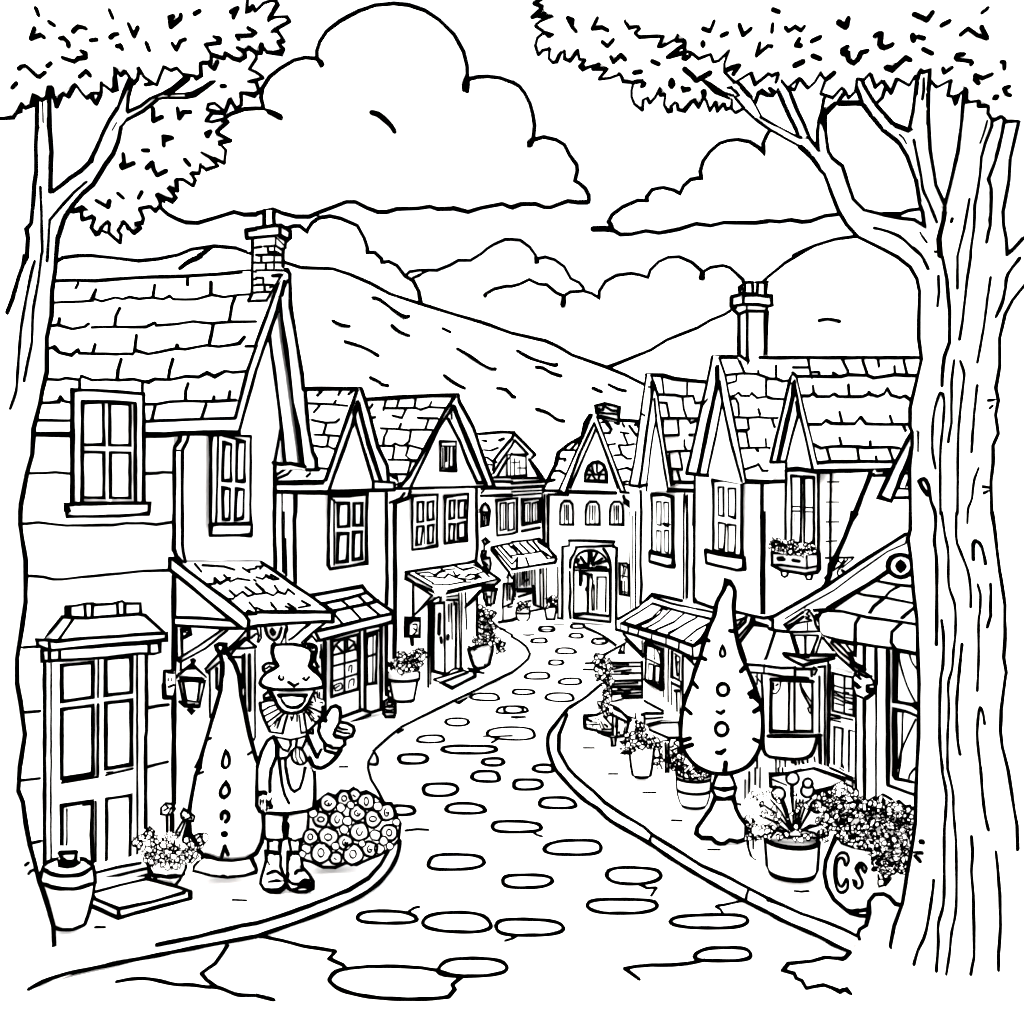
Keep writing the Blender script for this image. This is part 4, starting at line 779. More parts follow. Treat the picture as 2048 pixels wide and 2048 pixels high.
b.ink(R5, '''w26 g 1015 897 1140 900 1220 925 1310 935 1470 950 / w20 1135 920 1150 1040 / 1325 960 1325 1050 / 1100 1045 1230 1048 1280 1060 1370 1055 1385 1110 1440 1105 / 1290 1065 1300 1160 1320 1220 / 1120 1105 1170 1110 1190 1210 / 1130 1225 1330 1225 1440 1225 / 1255 1235 1265 1350 1150 1355 / 1330 1230 1350 1260 1390 1245
/ w24 1340 1350 1370 1350 / w20 1305 1390 1305 1440 1320 1470 / 1170 1480 1250 1470 1370 1470 / 1265 1480 1290 1610 1190 1605 / 1190 1500 1200 1600 / 1250 1620 1275 1700 / 1210 1620 1215 1700 / w24 1200 1705 1385 1708 / w28 1180 1768 1385 1772 / w18 1200 1725 1230 1720 / 1145 1240 1145 1340 / 1090 1010 1110 1050''')
b.end()
b = B('gable', h); G5 = W5.off(.25)
b.solid(G5, 'g 1010 890 1050 895 1080 1000 1120 1250 1190 1740 1170 1765 1030 1775 890 1740 890 1690 930 1500 970 1250', .5)
b.ink(G5, '''w24 g 1018 900 990 1080 968 1250 935 1500 890 1725 / w18 1050 900 1100 1060 1145 1380 1200 1720 / w30 1060 950 1070 1000 1040 1200 1000 1500 965 1740 / w24 1080 1080 1095 1260 1130 1450 1180 1760 / w20 1095 1200 1060 1400 1020 1720 1020 1770 / w24 890 1730 980 1740 / 970 1735 1025 1725 / w16 1030 988 1050 988 / w18 980 1190 1005 1205''')
b.end()
window(h, W5, 'g 1060 1800 1150 1800 1210 1820 1212 1932 k 1212 340 1060 305', 'g 1095 1855 1125 1855 1125 1932 k 1125 100 1095 95 / g 1150 1860 1180 1860 1180 1932 k 1180 110 1150 105 / k 1095 140 1125 145 1125 310 1095 295 / k 1155 140 1182 140 1182 310 1155 300', 'k 1048 300 1120 325 1218 345 1218 410 1170 410 1042 375', 26, 'w12 k 1110 150 1110 290', pw=14)
W6 = Wp(1388, 17.4, 1660, 12.2)
h = thing('house', 'twin-gabled house on the right with a tall chimney carrying small pots', 'house', at(1520, 1480, 14))
b = B('wall', h)
b.solid(W6, 'g 1390 1640 1932 1640 h 775 1640 655 1932 l 655 0 515 330 430 570 200 1000 k 1390 1500', .3)
b.ink(W6, 'w26 k 1888 0 1888 780 g 1888 1720 / w28 k 1890 780 1890 0 g 1890 1715 / w18 k 1910 0 1908 780')
b.v = b.v; b.end()
b = B('roof', h); R6 = P3(W6(*P('g 1390 1650')[0]), W6(*P('h 900 1600')[0]), T('g 1520 760', 20.5))
b.solid(R6, 'g 1505 750 h 1160 750 1090 1200 1080 1330 930 1610 160 1620 120 1600 g 1932 1720 1390 1650', .1)
b.ink(R6, '''w26 g 1515 762 1700 762 / w24 g 1870 765 h 0 766 1150 766 / w20 g 1710 780 1750 870 1760 890 / 1610 900 1690 890 1750 885 1850 890 1932 920 h 0 925 70 928 110 945 150 940 / g 1860 865 1862 895 / h 62 828 64 925 / w18 g 1620 965 1695 945 1695 905 / 1645 1065 1690 1050 1710 1030 1730 1055 1800 1055 1810 1035 1850 1070 1932 1060 h 0 1065 30 1075 120 1080
/ g 1640 1080 1690 1075 1710 1120 1715 1200 / 1670 1215 1780 1220 1860 1215 1932 1222 h 0 1222 80 1222 / g 1860 1155 1875 1200 / 1780 1230 1790 1310 1700 1315 / 1700 1320 1770 1325 1790 1440 / 1720 1450 1850 1445 1932 1445 h 0 1445 30 1455 / g 1845 1460 1862 1475 / 1915 1380 1920 1430 / 1745 1615 1850 1580 1860 1570 1890 1620 1932 1620 / g 1920 930 1920 1050
/ h 30 1225 50 1290 70 1290 / w20 h 190 840 310 840 / 185 880 220 910 / w24 220 908 560 908 610 895 750 900 800 920 900 905 960 895 1125 902 / w20 305 780 325 900 335 920 / 340 875 380 875 390 890 / 490 880 520 900 / 560 780 605 870 605 895 / 715 790 750 890 / 830 780 840 835 / 955 830 960 890 / 1025 790 1050 890
/ w22 255 1055 320 1055 345 1035 370 1060 470 1060 500 1040 530 1060 720 1060 765 1040 830 1060 880 1040 900 1000 930 1050 1000 1070 1035 1055 1075 1085 / w20 340 980 350 1050 / 608 970 615 1050 / 760 1025 780 1050 / w22 300 1270 410 1270 440 1240 480 1262 560 1265 660 1265 700 1215 740 1265 900 1270 1065 1268 / w20 540 1175 560 1255 / 920 1205 940 1260 / 1020 1280 1040 1320
/ w22 340 1420 400 1450 470 1438 560 1435 680 1438 730 1445 920 1440 990 1450 / w20 540 1370 555 1420 / 772 1400 775 1430 / 445 1450 470 1540 / 675 1450 688 1540 / 912 1450 945 1540 / 815 1512 820 1540 / w24 370 1560 500 1550 620 1550 945 1550 / w28 340 1622 550 1620 740 1618 920 1612 / w30 g 1760 1700 1932 1705 / w24 h 0 1705 120 1700 / w18 g 1650 1060 1650 1100''')
b.end(); ro = [o for o in S.objects if o.name.startswith('roof')][-1]
b = B('chimney', h, ro); c = Dp(18)
b.solid(c, 'g 1700 440 1770 430 1912 430 1910 820 1790 830 1712 750', .6)
b.solid(c.off(.1), 'g 1655 305 1730 290 1932 300 h 30 300 30 370 g 1932 380 1925 405 1710 440 1655 400', .7)
b.solid(c.off(-.1), 'g 1720 300 1715 235 1770 195 1830 195 1932 195 1932 300', .3)
b.ink(c.off(.1), '''w26 g 1712 440 1712 750 / w22 1775 430 1775 760 1790 825 / w24 1790 825 1910 825 1912 430 / w28 1925 420 1912 770 / w20 1720 750 1790 800 / w26 1655 380 1655 308 1720 292 / w22 1748 290 1745 360 / w24 1750 295 1850 295 1932 305 h 0 297 28 298 / w24 h 28 298 30 372 / w22 g 1660 380 1740 365 1850 365 1932 378 h 35 372 0 380
/ w22 g 1658 395 1710 440 1770 415 1920 418 1925 385 / 1670 405 1690 390 / w14 1772 375 1772 410 / w22 1720 285 1715 238 1765 200 1815 198 1818 280 / w18 1760 210 1758 285 / 1735 235 1750 270 / w22 1850 280 1855 200 1925 200 1915 285 / w16 1905 205 1905 280 / w18 1840 198 1932 195 / w20 1725 280 1830 285''')
b.end()
b = B('gable', h); G6 = W6.off(.3)
b.solid(G6, 'g 1505 750 1570 760 1640 1050 1760 1700 1730 1710 1480 1660 1320 1640 1360 1400 1460 950', .6)
b.ink(G6, '''w26 g 1512 762 1500 830 1450 1060 1380 1380 1320 1640 / w20 1565 770 1610 900 1640 1060 1700 1350 1765 1700 / w36 1552 840 1555 950 1500 1200 1460 1400 1410 1640 / w24 1570 950 1590 1100 1650 1380 1735 1700 / w22 1588 1100 1550 1300 1475 1655 / w28 1320 1640 1410 1650 / 1410 1652 1480 1655 / w22 1562 950 1590 1110 / w18 1475 1080 1440 1125''')
b.end()
b = B('gable', h)
b.solid(G6, 'h 170 905 215 915 250 1060 300 1270 375 1570 345 1620 150 1600 20 1555 0 1540 60 1300', .5)
b.ink(G6, '''w26 h 170 920 110 1180 20 1555 / w18 215 910 250 1060 300 1270 375 1570 / w36 198 960 190 1060 80 1545 / w22 200 940 240 1180 340 1610 / w22 215 1100 230 1200 180 1370 135 1560 / w24 20 1557 130 1552 / w22 140 1560 140 1600 / w28 160 1610 220 1603 345 1622 / w18 170 910 190 885 215 915''')
b.end()
window(h, W6, 'g 1522 1690 1600 1690 1735 1712 1733 1932 k 1733 340 1522 290', 'g 1560 1745 1595 1745 1595 1932 k 1598 30 1560 25 / g 1635 1755 1685 1755 1685 1932 k 1685 45 1635 30 / k 1560 80 1610 90 1600 285 1560 275 / k 1632 95 1688 100 1680 310 1632 300', 'k 1465 290 1560 320 1752 345 1752 430 1700 440 1470 385', 26, '', pw=17)
b = B('wall_bay', h)
b.solid(W6.off(.04), 'h 130 1600 380 1625 380 1932 l 385 500 130 210', .1)
b.end()
window(h, W6.off(.05), 'h 140 1615 240 1615 380 1635 380 1932 l 380 330 135 230 h 132 1932', 'h 178 1660 250 1665 250 1932 l 245 240 178 225 / h 275 1670 345 1670 345 1932 l 345 245 275 240', None, 24, 'w22 h 178 1658 350 1680 / w14 l 205 10 205 220 / w16 h 175 1890 250 1892 / 175 1925 250 1925 / 270 1897 345 1900 / 270 1930 345 1932', pw=23)
b = B('pipe', h)
b.solid(W6.off(.02), 'h 470 1640 482 1640 482 1932 l 470 400 460 400', .03)
b.ink(W6.off(.03), 'w18 h 475 1640 472 1720 470 1932 l 468 460 430 500 / w14 h 450 1705 535 1705 / 440 1857 535 1857 / l 440 75 535 75 / 440 222 520 218 / 435 347 645 340 / h 390 1640 470 1640')
b.end()
t = thing('flower_box', 'long window box full of small flowers under the right house window', 'flower box', at(1590, 1155, 11.8))
b = B('box', t); c = Dp(11.8)
b.solid(c, 'l 25 300 385 310 385 440 350 470 300 480 100 450 30 400', .3)
b.ink(c, 'w20 l 28 300 30 395 / w18 35 400 100 400 290 425 380 405 / w26 30 400 100 440 280 470 370 455 385 430 385 310 / w14 292 330 295 430 / w18 100 455 105 480 125 492 145 480 150 460 / 280 475 295 510 325 510 335 475 / w24 75 350 110 345 / 80 358 120 358 / 190 365 235 372 / w18 30 310 200 320 380 318')
b.end()
b = B('flowers', t); pts = P('l 10 280 20 230 70 205 150 225 220 240 300 230 350 260 355 300 280 330 100 310')
c = b.infl(pts, 11.65, .1, 10, 12, ink=False); scribble(b, c, pts, 95, 15, 30, 5); b.end()

# striped shop awning at the foot of the right row, with its shop
WA = Wp(1235, 24.5, 1400, 15.2)
h = thing('shop', 'right-hand shop with a scalloped awning of curved stripes and a dark display window', 'shop', at(1345, 1445, 17))
b = B('wall', h)
b.solid(WA, 'k 810 900 1400 1060 1400 1600 1260 1590 1150 1590 1140 1500 1000 1420 980 1000', .3)
b.ink(WA, '''w18 k 985 975 985 1130 / 1000 990 1000 1100 / w14 1045 985 1050 1030 / w14 1145 1030 1148 1580 / w18 1185 1040 1180 1300 1185 1580 / w16 1205 1050 1200 1250 / w22 1215 1060 1215 1250 / 1240 1090 1250 1230 / w16 1270 1100 1265 1270 / 1215 1245 1270 1275 / w24 1295 1070 1290 1540 / w16 1205 1280 1205 1550 1250 1575 / w20 1205 1290 1270 1320 / w14 1270 1100 1230 1070
/ w22 1245 1350 1250 1590 / w24 1230 1350 1260 1350 / w14 1275 1280 1265 1590 / w22 k 1140 1580 1250 1590 / w12 k 1255 1130 1245 1180 1255 1230''')
b.end()
window(h, WA, 'k 1020 990 1060 1010 1130 1040 1130 1330 1090 1315 1010 1270', 'k 1035 1145 1068 1155 1062 1270 1035 1270 / k 1085 1160 1120 1170 1110 1285 1085 1280', None, 28, 'w16 k 1025 1110 1120 1155 / 1075 1010 1075 1110 / w16 1090 1030 1115 1080 1120 1130 / w22 1040 1280 1110 1310 / w12 1070 1080 1080 1110 / w16 1075 1150 1075 1290', pw=14)
t = thing('awning', 'curved-stripe awning with a scalloped edge over the right-hand shop', 'awning', at(1320, 1300, 17))
b = B('canopy', t); QB = P3(T('k 790 815', 24), T('k 1070 660', 21.5), T('k 1370 1000', 14.6))
b.solid(QB, 'k 790 815 1060 655 1500 790 1490 830 1440 970 1370 1010', .1)
b.ink(QB, '''w26 k 800 815 960 720 1060 620 / w20 845 830 960 760 1060 695 / w24 1060 620 1280 670 / 1400 680 1540 730 / w18 1070 645 1200 690 1510 755 / w20 1060 690 1250 745 1510 810 / w20 840 830 900 850 1050 895 1180 935 1370 1005 / 930 860 1060 800 1140 720 / 960 860 1040 830 1120 770 1145 725 / 1010 880 1120 820 1200 745 / 1070 900 1230 830 1300 770 / 1175 940 1190 920 1320 840 1395 800 / 1290 980 1400 890 1490 840
/ w26 1370 1010 1440 960 1490 845 / w28 1135 720 1180 735 / w16 1350 970 1360 970 / w20 1385 655 1390 680 1540 735''')
b.end()
b = B('valance', t); c = Wp(1232, 23.6, 1398, 14.3)
b.solid(c, 'k 785 815 880 850 1050 900 1180 950 1370 1010 1375 1100 1260 1050 1170 1010 1060 970 950 930 870 915 800 885', .04)
b.solid(Wp(1386, 14.25, 1400, 14.9), 'k 1370 1010 1440 960 1420 1090 1375 1100', .04)
b.ink(c, '''w26 k 790 815 790 890 / w14 820 840 822 885 / w18 820 840 870 855 885 880 875 915 / 960 895 950 940 / 1060 905 1055 970 / 1165 950 1165 1005 / w20 1265 980 1260 1050 / w24 800 890 870 912 950 935 1055 972 1165 1010 1260 1050 1370 1105 / w30 1370 1010 1372 1100 / w24 830 840 960 880 1180 945 1370 1012''')
b.ink(Wp(1386, 14.25, 1400, 14.9), 'w24 k 1372 1010 1445 970 / 1375 1105 1420 1100 / w16 1300 1080 1385 1160 / w20 1335 1080 1370 1150')
b.end()
# ================================================================== lean-to shop at the right, beside the big tree
LB1 = Dp(11.0); LF = Dp(10.9)
h = thing('shop', 'near right-hand shop with a round ornament under its sloping bargeboard and a curtained window', 'shop', at(1740, 1700, 10.9))
b = B('wall', h)
b.solid(LB1, 'h 780 1640 1090 1340 1090 1932 l 1090 400 1130 600 1130 1932 p 1130 250 800 300 -200 300 k 1700 1932 k 1690 780 1932 800 l 0 790 430 570', .3)
b.ink(LB1, '''w30 h 775 1640 660 1932 l 655 0 580 190 515 330 470 400 465 470 440 545 410 580 / w24 l 0 795 60 780 230 680 430 570 / w18 l 480 430 515 340 / w24 h 880 1640 1090 1640 / w20 h 800 1657 920 1657 / w16 h 800 1640 795 1650
/ w22 k 1685 750 1800 780 1900 800 1932 795 l 0 800''')
b.solid(LF, 'l 400 940 1140 1070 1140 1932 p 1120 300 640 300 l 640 1200 450 1150 410 980', .2)
b.ink(LF, '''w26 l 660 1005 655 1100 / w22 728 1005 728 1180 / 815 1030 818 1300 / w26 905 1045 905 1932 p 905 130 / w22 p 905 130 1115 205 / l 728 1420 728 1932 / w14 818 1300 815 1932 / w28 655 1400 653 1932 p 655 150 / w22 p 730 0 728 260 / w14 p 815 0 815 250 / w18 p 735 262 815 262''')
b.end()
window(h, LF, 'l 950 1045 1140 1080 1140 1445 1140 1460 950 1430', '', None, 24, 'w32 l 965 1060 965 1420 / w22 970 1425 1090 1460 1140 1500 / w16 ~ l 990 1065 1000 1150 1050 1310 1110 1430 1130 1445 / ~ 1070 1080 1090 1140 1130 1190 / w14 1100 1440 1120 1440')
window(h, LF, 'l 950 1490 1040 1505 1140 1545 1140 1932 p 1140 115 960 80 950 60', '', None, 26, 'w30 l 962 1510 962 1932 p 962 80 / w16 l 1018 1520 1010 1780 980 1932 / ~ 1115 1565 1060 1680 1010 1800 1000 1900 p 980 80 / ~ p 1110 0 1070 50 1060 100')
RB2 = P3(T('l 400 740', 10.3), T('l 1130 860', 10.1), T('l 1090 480', 10.35))
b = B('roof', h)
b.solid(RB2, 'l 400 745 460 735 640 610 900 450 1090 480 1140 860', .08)
b.ink(RB2, '''w28 l 460 740 640 615 790 520 / w20 l 820 520 980 550 1090 560 / w18 l 640 600 720 625 880 645 1110 690 / w16 ~ 1000 555 920 600 885 645 / w20 870 655 800 710 750 790 / 1110 715 1010 800''')
b.end()
b = B('bargeboard', h); BB = Dp(10.0)
b.solid(BB, 'l 0 880 40 810 300 650 700 370 1050 160 1080 240 900 430 460 720 330 750 270 740 130 800 50 890', .15)
b.ink(BB, '''w26 l 40 790 230 680 430 565 700 380 1040 165 / w14 l 130 805 290 705 500 590 700 440 900 300 1035 240 1055 190 / w30 450 730 640 615 800 520 910 445 / w16 l 400 745 330 740 270 720 / w24 330 745 460 735 / w18 1050 195 1050 230 / w22 35 810 35 880 / 0 795 30 820 / w26 10 880 60 895 160 905''')
b.ink(BB, 'w24 l 150 870 265 800 300 760 / w28 140 870 170 860 270 790')
b.end()
b = B('bargeboard', h)
b.shape(Dp(10.6), 'w28 h 1080 1335 960 1560 835 1820 930 1850 1085 1480 1095 1400', .1)
b.ink(Dp(10.55), 'w32 h 1090 1440 1060 1560 1010 1650 975 1750 / w20 960 1755 1090 1760 / w16 1060 1680 1040 1740 1060 1715 / w28 945 1825 1090 1822')
b.end()
b = B('awning', h); AW = Dp(9.9)
b.solid(AW, 'l 385 780 410 745 700 780 1130 850 1135 1070 950 1030 650 990 400 930 385 900', .3)
b.ink(AW, '''w24 l 460 745 560 750 690 780 750 795 1010 830 1130 850 / 460 740 400 755 372 800 380 900 410 935 530 965 650 990 900 1025 1020 1045 1140 1075 / w24 l 690 795 660 840 658 985 / 1010 835 935 905 930 985 960 1030 / w30 370 780 355 850 380 890''')
b.end()
b = B('ornament', h)
b.infl('w30 ~ l 1000 320 930 345 905 410 930 465 1000 495 1070 465 1092 410 1070 345', 9.85, .06, 14, 12)
b.ink(Dp(9.78), 'w30 ~ @ l 1000 375 978 408 1000 440 1028 408 / w20 ~ @ 1000 368 970 408 1000 448 1036 408')
b.end()
t = thing('wall_bracket', 'scrolled iron bracket high on the right-hand wall above the slope', 'bracket', T('l 540 480', 10.9))
b = B('arm', t); c = Dp(10.9)
b.solid(c, 'l 435 340 645 340 640 355 435 355', .04)
b.ink(c, 'w20 l 435 347 645 342 / w14 530 355 490 440 / 575 360 545 405 490 445 / 640 355 560 420 / 600 360 560 400 / ~ 560 405 530 440 525 470 545 490 / w22 560 440 570 450 / w14 510 355 545 380')
b.end()

# shop front: doors, bay window, boarded walls
h2 = thing('bay_window', 'projecting bay window with rounded base in front of the near right shop', 'bay window', at(1580, 1590, 10.4))
BW = Dp(10.45); BQ = Dp(10.4)
b = B('bay', h2)
b.solid(BW, 'k 1770 1150 1932 1150 l 200 1165 430 1160 450 1140 455 1932 p 455 100 k 1900 2200 k 1890 1210', .3)
b.ink(BW, '''w22 k 1770 1150 1932 1162 l 0 1165 100 1178 200 1175 / 220 1185 350 1185 / w18 k 1800 1210 1932 1220 / w22 l 0 1220 120 1245 300 1255 / w20 l 205 1170 203 1240 / 330 1190 330 1240 / w16 ~ l 345 1170 370 1190 350 1230 / w14 k 1905 1150 1900 1215 / w20 l 380 1170 420 1165 / w18 l 455 1130 452 1932 / w16 l 430 1160 428 1932 p 428 150 / w12 405 1180 400 1250 / 365 1250 370 1660 / w16 l 388 1240 388 1660
/ w26 l 20 1265 240 1270 340 1280 / w26 l 25 1265 20 1660 / 0 1692 310 1692 400 1685 / w24 390 1690 395 1932 / ~ k 1895 1650 1900 1800 1932 1840 l 30 1850 170 1865 290 1855 340 1810 375 1690 / w14 l 60 1870 60 1932 / 90 1880 90 1932 / 130 1880 130 1932 / 235 1880 235 1932 / w18 l 180 1890 210 1890 210 1920 / 260 1880 280 1932 / w14 350 1850 360 1932 / 300 1870 300 1932
/ w14 k 1850 1220 1850 1300 / w18 1885 1230 1895 1480 / w14 1840 1240 1890 1300''')
b.end()
window(h2, BW, 'l 22 1270 335 1285 335 1660 22 1660', '', None, 20, 'w24 l 25 1300 25 1650 155 1655 / w20 160 1280 155 1655 / w20 200 1280 200 1650 335 1655 / w14 ~ l 95 1280 90 1330 60 1370 30 1365 / 40 1290 45 1340 / 60 1310 75 1300 / w20 l 245 1300 260 1360 320 1470 / w14 ~ 250 1310 290 1380 325 1430 / ~ 300 1480 310 1510 325 1520 325 1470 305 1480')
t = thing('door', 'panelled shop door with a gridded slatted upper window right of the bay', 'door', at(1690, 1560, 10.6))
b = B('door_leaf', t); c = Dp(10.75)
b.solid(c, 'l 460 1200 655 1240 650 1932 p 650 150 460 80', .12)
b.ink(c, '''w15 l 465 1530 640 1570 / w12 470 1555 545 1560 / 480 1570 550 1585 / 465 1525 545 1540 / w16 500 1620 565 1635 555 1932 / 502 1620 500 1932 / 612 1650 610 1932 / w12 612 1645 645 1655 / w13 470 1150 462 1932 / w15 l 460 1200 460 1530''')
b.end()
b = B('door_window', t)
b.shape(c.off(.02), 'w19 l 490 1215 570 1235 650 1250 650 1540 490 1500', .05)
b.ink(c.off(.02), 'w15 l 578 1240 575 1520 / w15 500 1310 570 1330 640 1335 / w13 500 1350 570 1370 640 1385 / 500 1360 560 1395 / w15 500 1400 570 1435 640 1450 / w12 590 1360 610 1365 / 500 1380 565 1405 / 585 1420 640 1440 / 510 1445 570 1460 / 610 1490 640 1490 / 590 1400 640 1410')
b.end()

# lantern standing in front of the awning
t = thing('street_lantern', 'tapered glass lantern on a wide dish beside the right awning', 'lantern', T('l 270 1165', 9.6))
L = Dp(9.6)
b = B('lamp_cap', t)
b.solid(L, 'l 130 850 260 780 290 740 330 740 380 870 370 900 180 905', .25)
b.ink(L.off(.02), 'w20 l 125 848 200 800 265 755 / w26 125 850 155 885 / w24 150 862 200 840 265 790 / w16 165 880 210 845 260 832 330 822 / w20 325 760 350 800 360 850 375 880 / w14 ~ 275 745 300 735 320 745 290 770 315 785 285 805 325 812')
b.ink(L.off(.01), 'w18 l 160 905 370 900 / w10 298 840 298 890 / w14 330 900 350 900 / w12 285 790 310 800 / w14 ~ 280 740 310 735 300 760')
b.end()
b = B('lamp_glass', t)
b.solid(L, 'l 175 910 400 930 350 1075 225 1075', .2)
b.ink(L, 'w28 l 175 915 225 1070 / w16 185 930 380 932 / w20 282 940 283 1075 / w18 378 940 325 1070 / w16 405 945 360 1075 / w14 200 940 235 1050 / 350 1000 345 1060')
b.end()
b = B('dish', t)
b.solid(L.off(.05), 'l 115 1065 220 1078 510 1080 500 1115 420 1125 270 1160 130 1100', .3)
b.ink(L.off(.05), 'w26 l 120 1065 220 1080 510 1080 / w24 500 1105 420 1125 340 1140 265 1158 200 1130 130 1090 115 1068 / w16 150 1080 240 1100 300 1120 430 1110 500 1100 / w12 210 1095 310 1100')
b.end()
t = thing('hanging_sack', 'knotted sack hanging from a slanted strut under the right awning', 'sack', T('l 740 1415', 9.8))
L = Dp(9.8)
b = B('strut', t)
b.solid(L, 'l 410 940 470 975 560 990 650 1080 720 1190 680 1210 520 1080', .06)
b.ink(L, 'w22 l 415 950 520 1080 670 1210 / w18 475 985 560 1070 650 1140 / w20 520 985 570 1030 630 1100 / 480 975 560 985 650 1005 / w16 600 1060 650 1070 / w40 640 1140 710 1180 / w20 720 1160 735 1190 / w18 590 1000 660 1090 / w16 630 1080 650 1120')
b.end()
b = B('sack', t)
c = b.infl('w18 l 700 1190 760 1230 790 1270 805 1320 790 1380 750 1412 720 1405 660 1380 640 1320 640 1250 665 1210', 9.75, .1, 14, 14)
b.ink(c, 'w22 l 655 1220 700 1260 / 690 1220 740 1245 780 1240 / 650 1280 690 1320 / w26 750 1310 755 1350 800 1360 740 1390 / w18 750 1310 800 1300 / 640 1290 680 1330 700 1320 / w16 760 1330 790 1330 775 1350 / 700 1200 720 1210')
b.end()
# half-hidden gabled stall roof between the sculpture and the lantern
t = thing('stall', 'small stall with a pitched hood, seen between the pear-shaped sculpture and the lantern', 'stall', at(1530, 1560, 10.9))
b = B('hood', t); c = Dp(10.8)
b.solid(c, 'k 1690 780 1810 830 1932 855 l 60 905 0 1090 -20 1160 k 1770 1155 1710 980', .12)
b.ink(c, 'w20 k 1690 760 1760 770 / w26 1820 800 1825 840 1932 862 / w20 l 0 870 / w24 k 1820 850 1715 985 1770 1150 / w22 l 50 910 20 1000 -10 1090 k 1895 1145 / w18 k 1770 790 1760 830 1700 890 / 1690 820 1750 800 1710 850 / 1700 950 1790 850 1810 790 / w14 1690 870 1760 790')
b.end()
b = B('post', t)
b.solid(c, 'k 1880 1500 1932 1500 1932 1932 o 1880 200 k 1880 1900', .1)
b.end()
b = B('boards', t); c = Dp(10.9)
b.solid(c, 'k 1700 1700 1932 1680 o 1932 200 1760 270 1700 300', .1)
b.ink(c, 'w24 k 1905 1240 1905 1690 / w20 k 1880 1690 1932 1695 / w16 k 1850 1800 1850 1932 o 1850 0 / 1835 0 1835 220 / w14 1875 0 1870 170 / w16 o 1790 30 1790 290 / w14 1760 90 1760 270 / w16 1700 270 1760 285 1820 310 / w22 k 1900 1700 1895 1800 1932 1850')
b.end()
t = B('ledge'); t.shape(Dp(10.2), 'w20 p 15 45 130 40 350 0 640 95 640 150 560 110 370 190 p 200 200 20 140', .4)
t.ink(Dp(10.15), 'w20 p 15 60 130 45 250 10 / 350 5 480 55 580 95 / 470 0 640 75 / w18 360 170 540 125 560 110 / 370 195 550 145 / w16 p 30 85 140 130 / w12 20 150 60 135 / w16 p 60 0 60 30 / 80 0 80 25 / 110 0 110 25 / l 560 1900 570 1932 / 610 1900 610 1932 p 610 30 / w14 540 0 570 20')
t.end(label='low plank ledge behind the potted bulbs on the right', category='ledge')

# ------------------------------------------------------------------ pear-shaped sculpture
def buttons(b, c, st): b.ink(c, st)
t = thing('sculpture', 'tall pear-shaped sculpture with round buttons and little spikes on a flared foot', 'sculpture', at(1435, 1690, 10.15))
b = B('body', t)
c = b.infl('w34 ~ k 1625 520 1600 590 1550 680 1530 780 1490 870 1450 990 1420 1100 1380 1210 1350 1310 1305 1430 1278 1580 1280 1750 1330 1850 1400 1920 1500 1965 1590 1975 1680 1960 1770 1920 1830 1850 1875 1750 1890 1620 1880 1480 1840 1350 1780 1200 1720 1060 1690 930 1675 800 1670 700 1680 600 1655 545', 10.15, .3, 55, 24)
b.ink(c, 'w26 '+ring('k', 1592, 1340, 44, 46)+' / '+ring('k', 1582, 1638, 48, 50)+'''/ w20 ~ @ k 1588 1010 1570 1055 1573 1082 1590 1092 1607 1082 1608 1055 / w26 1545 1505 1575 1520 1600 1500 / w28 1545 1815 1575 1820 1608 1795 / w30 o 1613 -40 1605 20''')
b.ink(Dp(9.8), 'w30 k 1645 897 1690 900 / 1725 1205 1760 1168 / 1790 1372 1840 1340 / 1825 1508 1870 1480 / 1825 1715 1880 1740 / 1345 1708 1285 1725 / 1360 1755 1300 1775 / 1350 1522 1310 1485 / 1400 1325 1365 1285 / 1460 1112 1430 1098 / 1485 972 1460 955 / 1800 1400 1835 1370 / 1830 1400 1860 1430')
b.end()
b = B('collar', t)
c = b.infl('w24 o 1545 45 1590 50 1650 40 1670 90 1690 150 1675 210 1600 232 1535 215 1505 155 1525 110', 10.12, .12, 12, 14)
b.ink(c, 'w24 o 1515 145 1600 162 1690 145')
b.end()
b = B('foot', t)
b.infl('w32 o 1530 225 1600 235 1670 222 1690 310 1720 370 1770 430 1765 535 1700 553 1640 540 1600 568 1570 570 1535 555 1505 525 1430 525 1390 495 1400 450 1450 380 1500 310 1525 250', 10.15, .2, 30, 18)
b.end()

# ------------------------------------------------------------------ potted plants, right foreground
t, c = pot('potted_plant', 'barrel-like banded tub of flowers left of the sculpture foot', 1387, [(1547, 34), (1556, 33), (1580, 32), (1592, 30), (1605, 26), (1611, 22)], 11.3, (0, 1, 2, 5), 20, 'o 1230 20 k 1200 1870 1260 1830 1350 1880 1400 1932 o 1480 50 1440 85 1330 80', 8, 60, 'potted plant', 26, 15)
t = thing('potted_bulbs', 'wide bucket of long-stemmed round-headed bulbs in the right foreground', 'potted plant', at(1586, 1753, 9.2))
b = B('pot', t); c = b.turn(1584, [(1680, 51), (1735, 47), (1746, 42), (1751, 30)], 9.2, (0, 2), 30); b.end()
b = B('leaves', t); pts = P('p -120 470 -90 400 -200 280 -100 130 0 200 140 150 250 160 330 230 480 300 390 400 380 540 200 570 0 540')
c = b.infl(pts, 9.15, .2, 14, 16, ink=False)
b.ink(c, '''w16 p 180 480 60 340 -60 260 / 170 460 100 330 20 240 / 185 470 140 300 110 230 / 195 470 175 140 / w16 190 470 187 130 / w14 205 460 215 190 / w15 210 460 265 240 / w14 220 470 290 260 330 230 / w15 230 470 310 330 340 240 / w18 160 490 40 400 -60 360 / 150 490 0 440 -90 430 / w18 240 480 320 440 380 430 / w20 120 290 160 420 / w20 150 380 100 250
/ w18 0 500 60 470 120 490 / w20 100 520 200 525 300 520 370 530 / w20 20 520 80 450 / w16 270 470 350 490 390 530 / 250 500 330 510 / w22 180 130 175 160 / w18 240 240 230 400''')
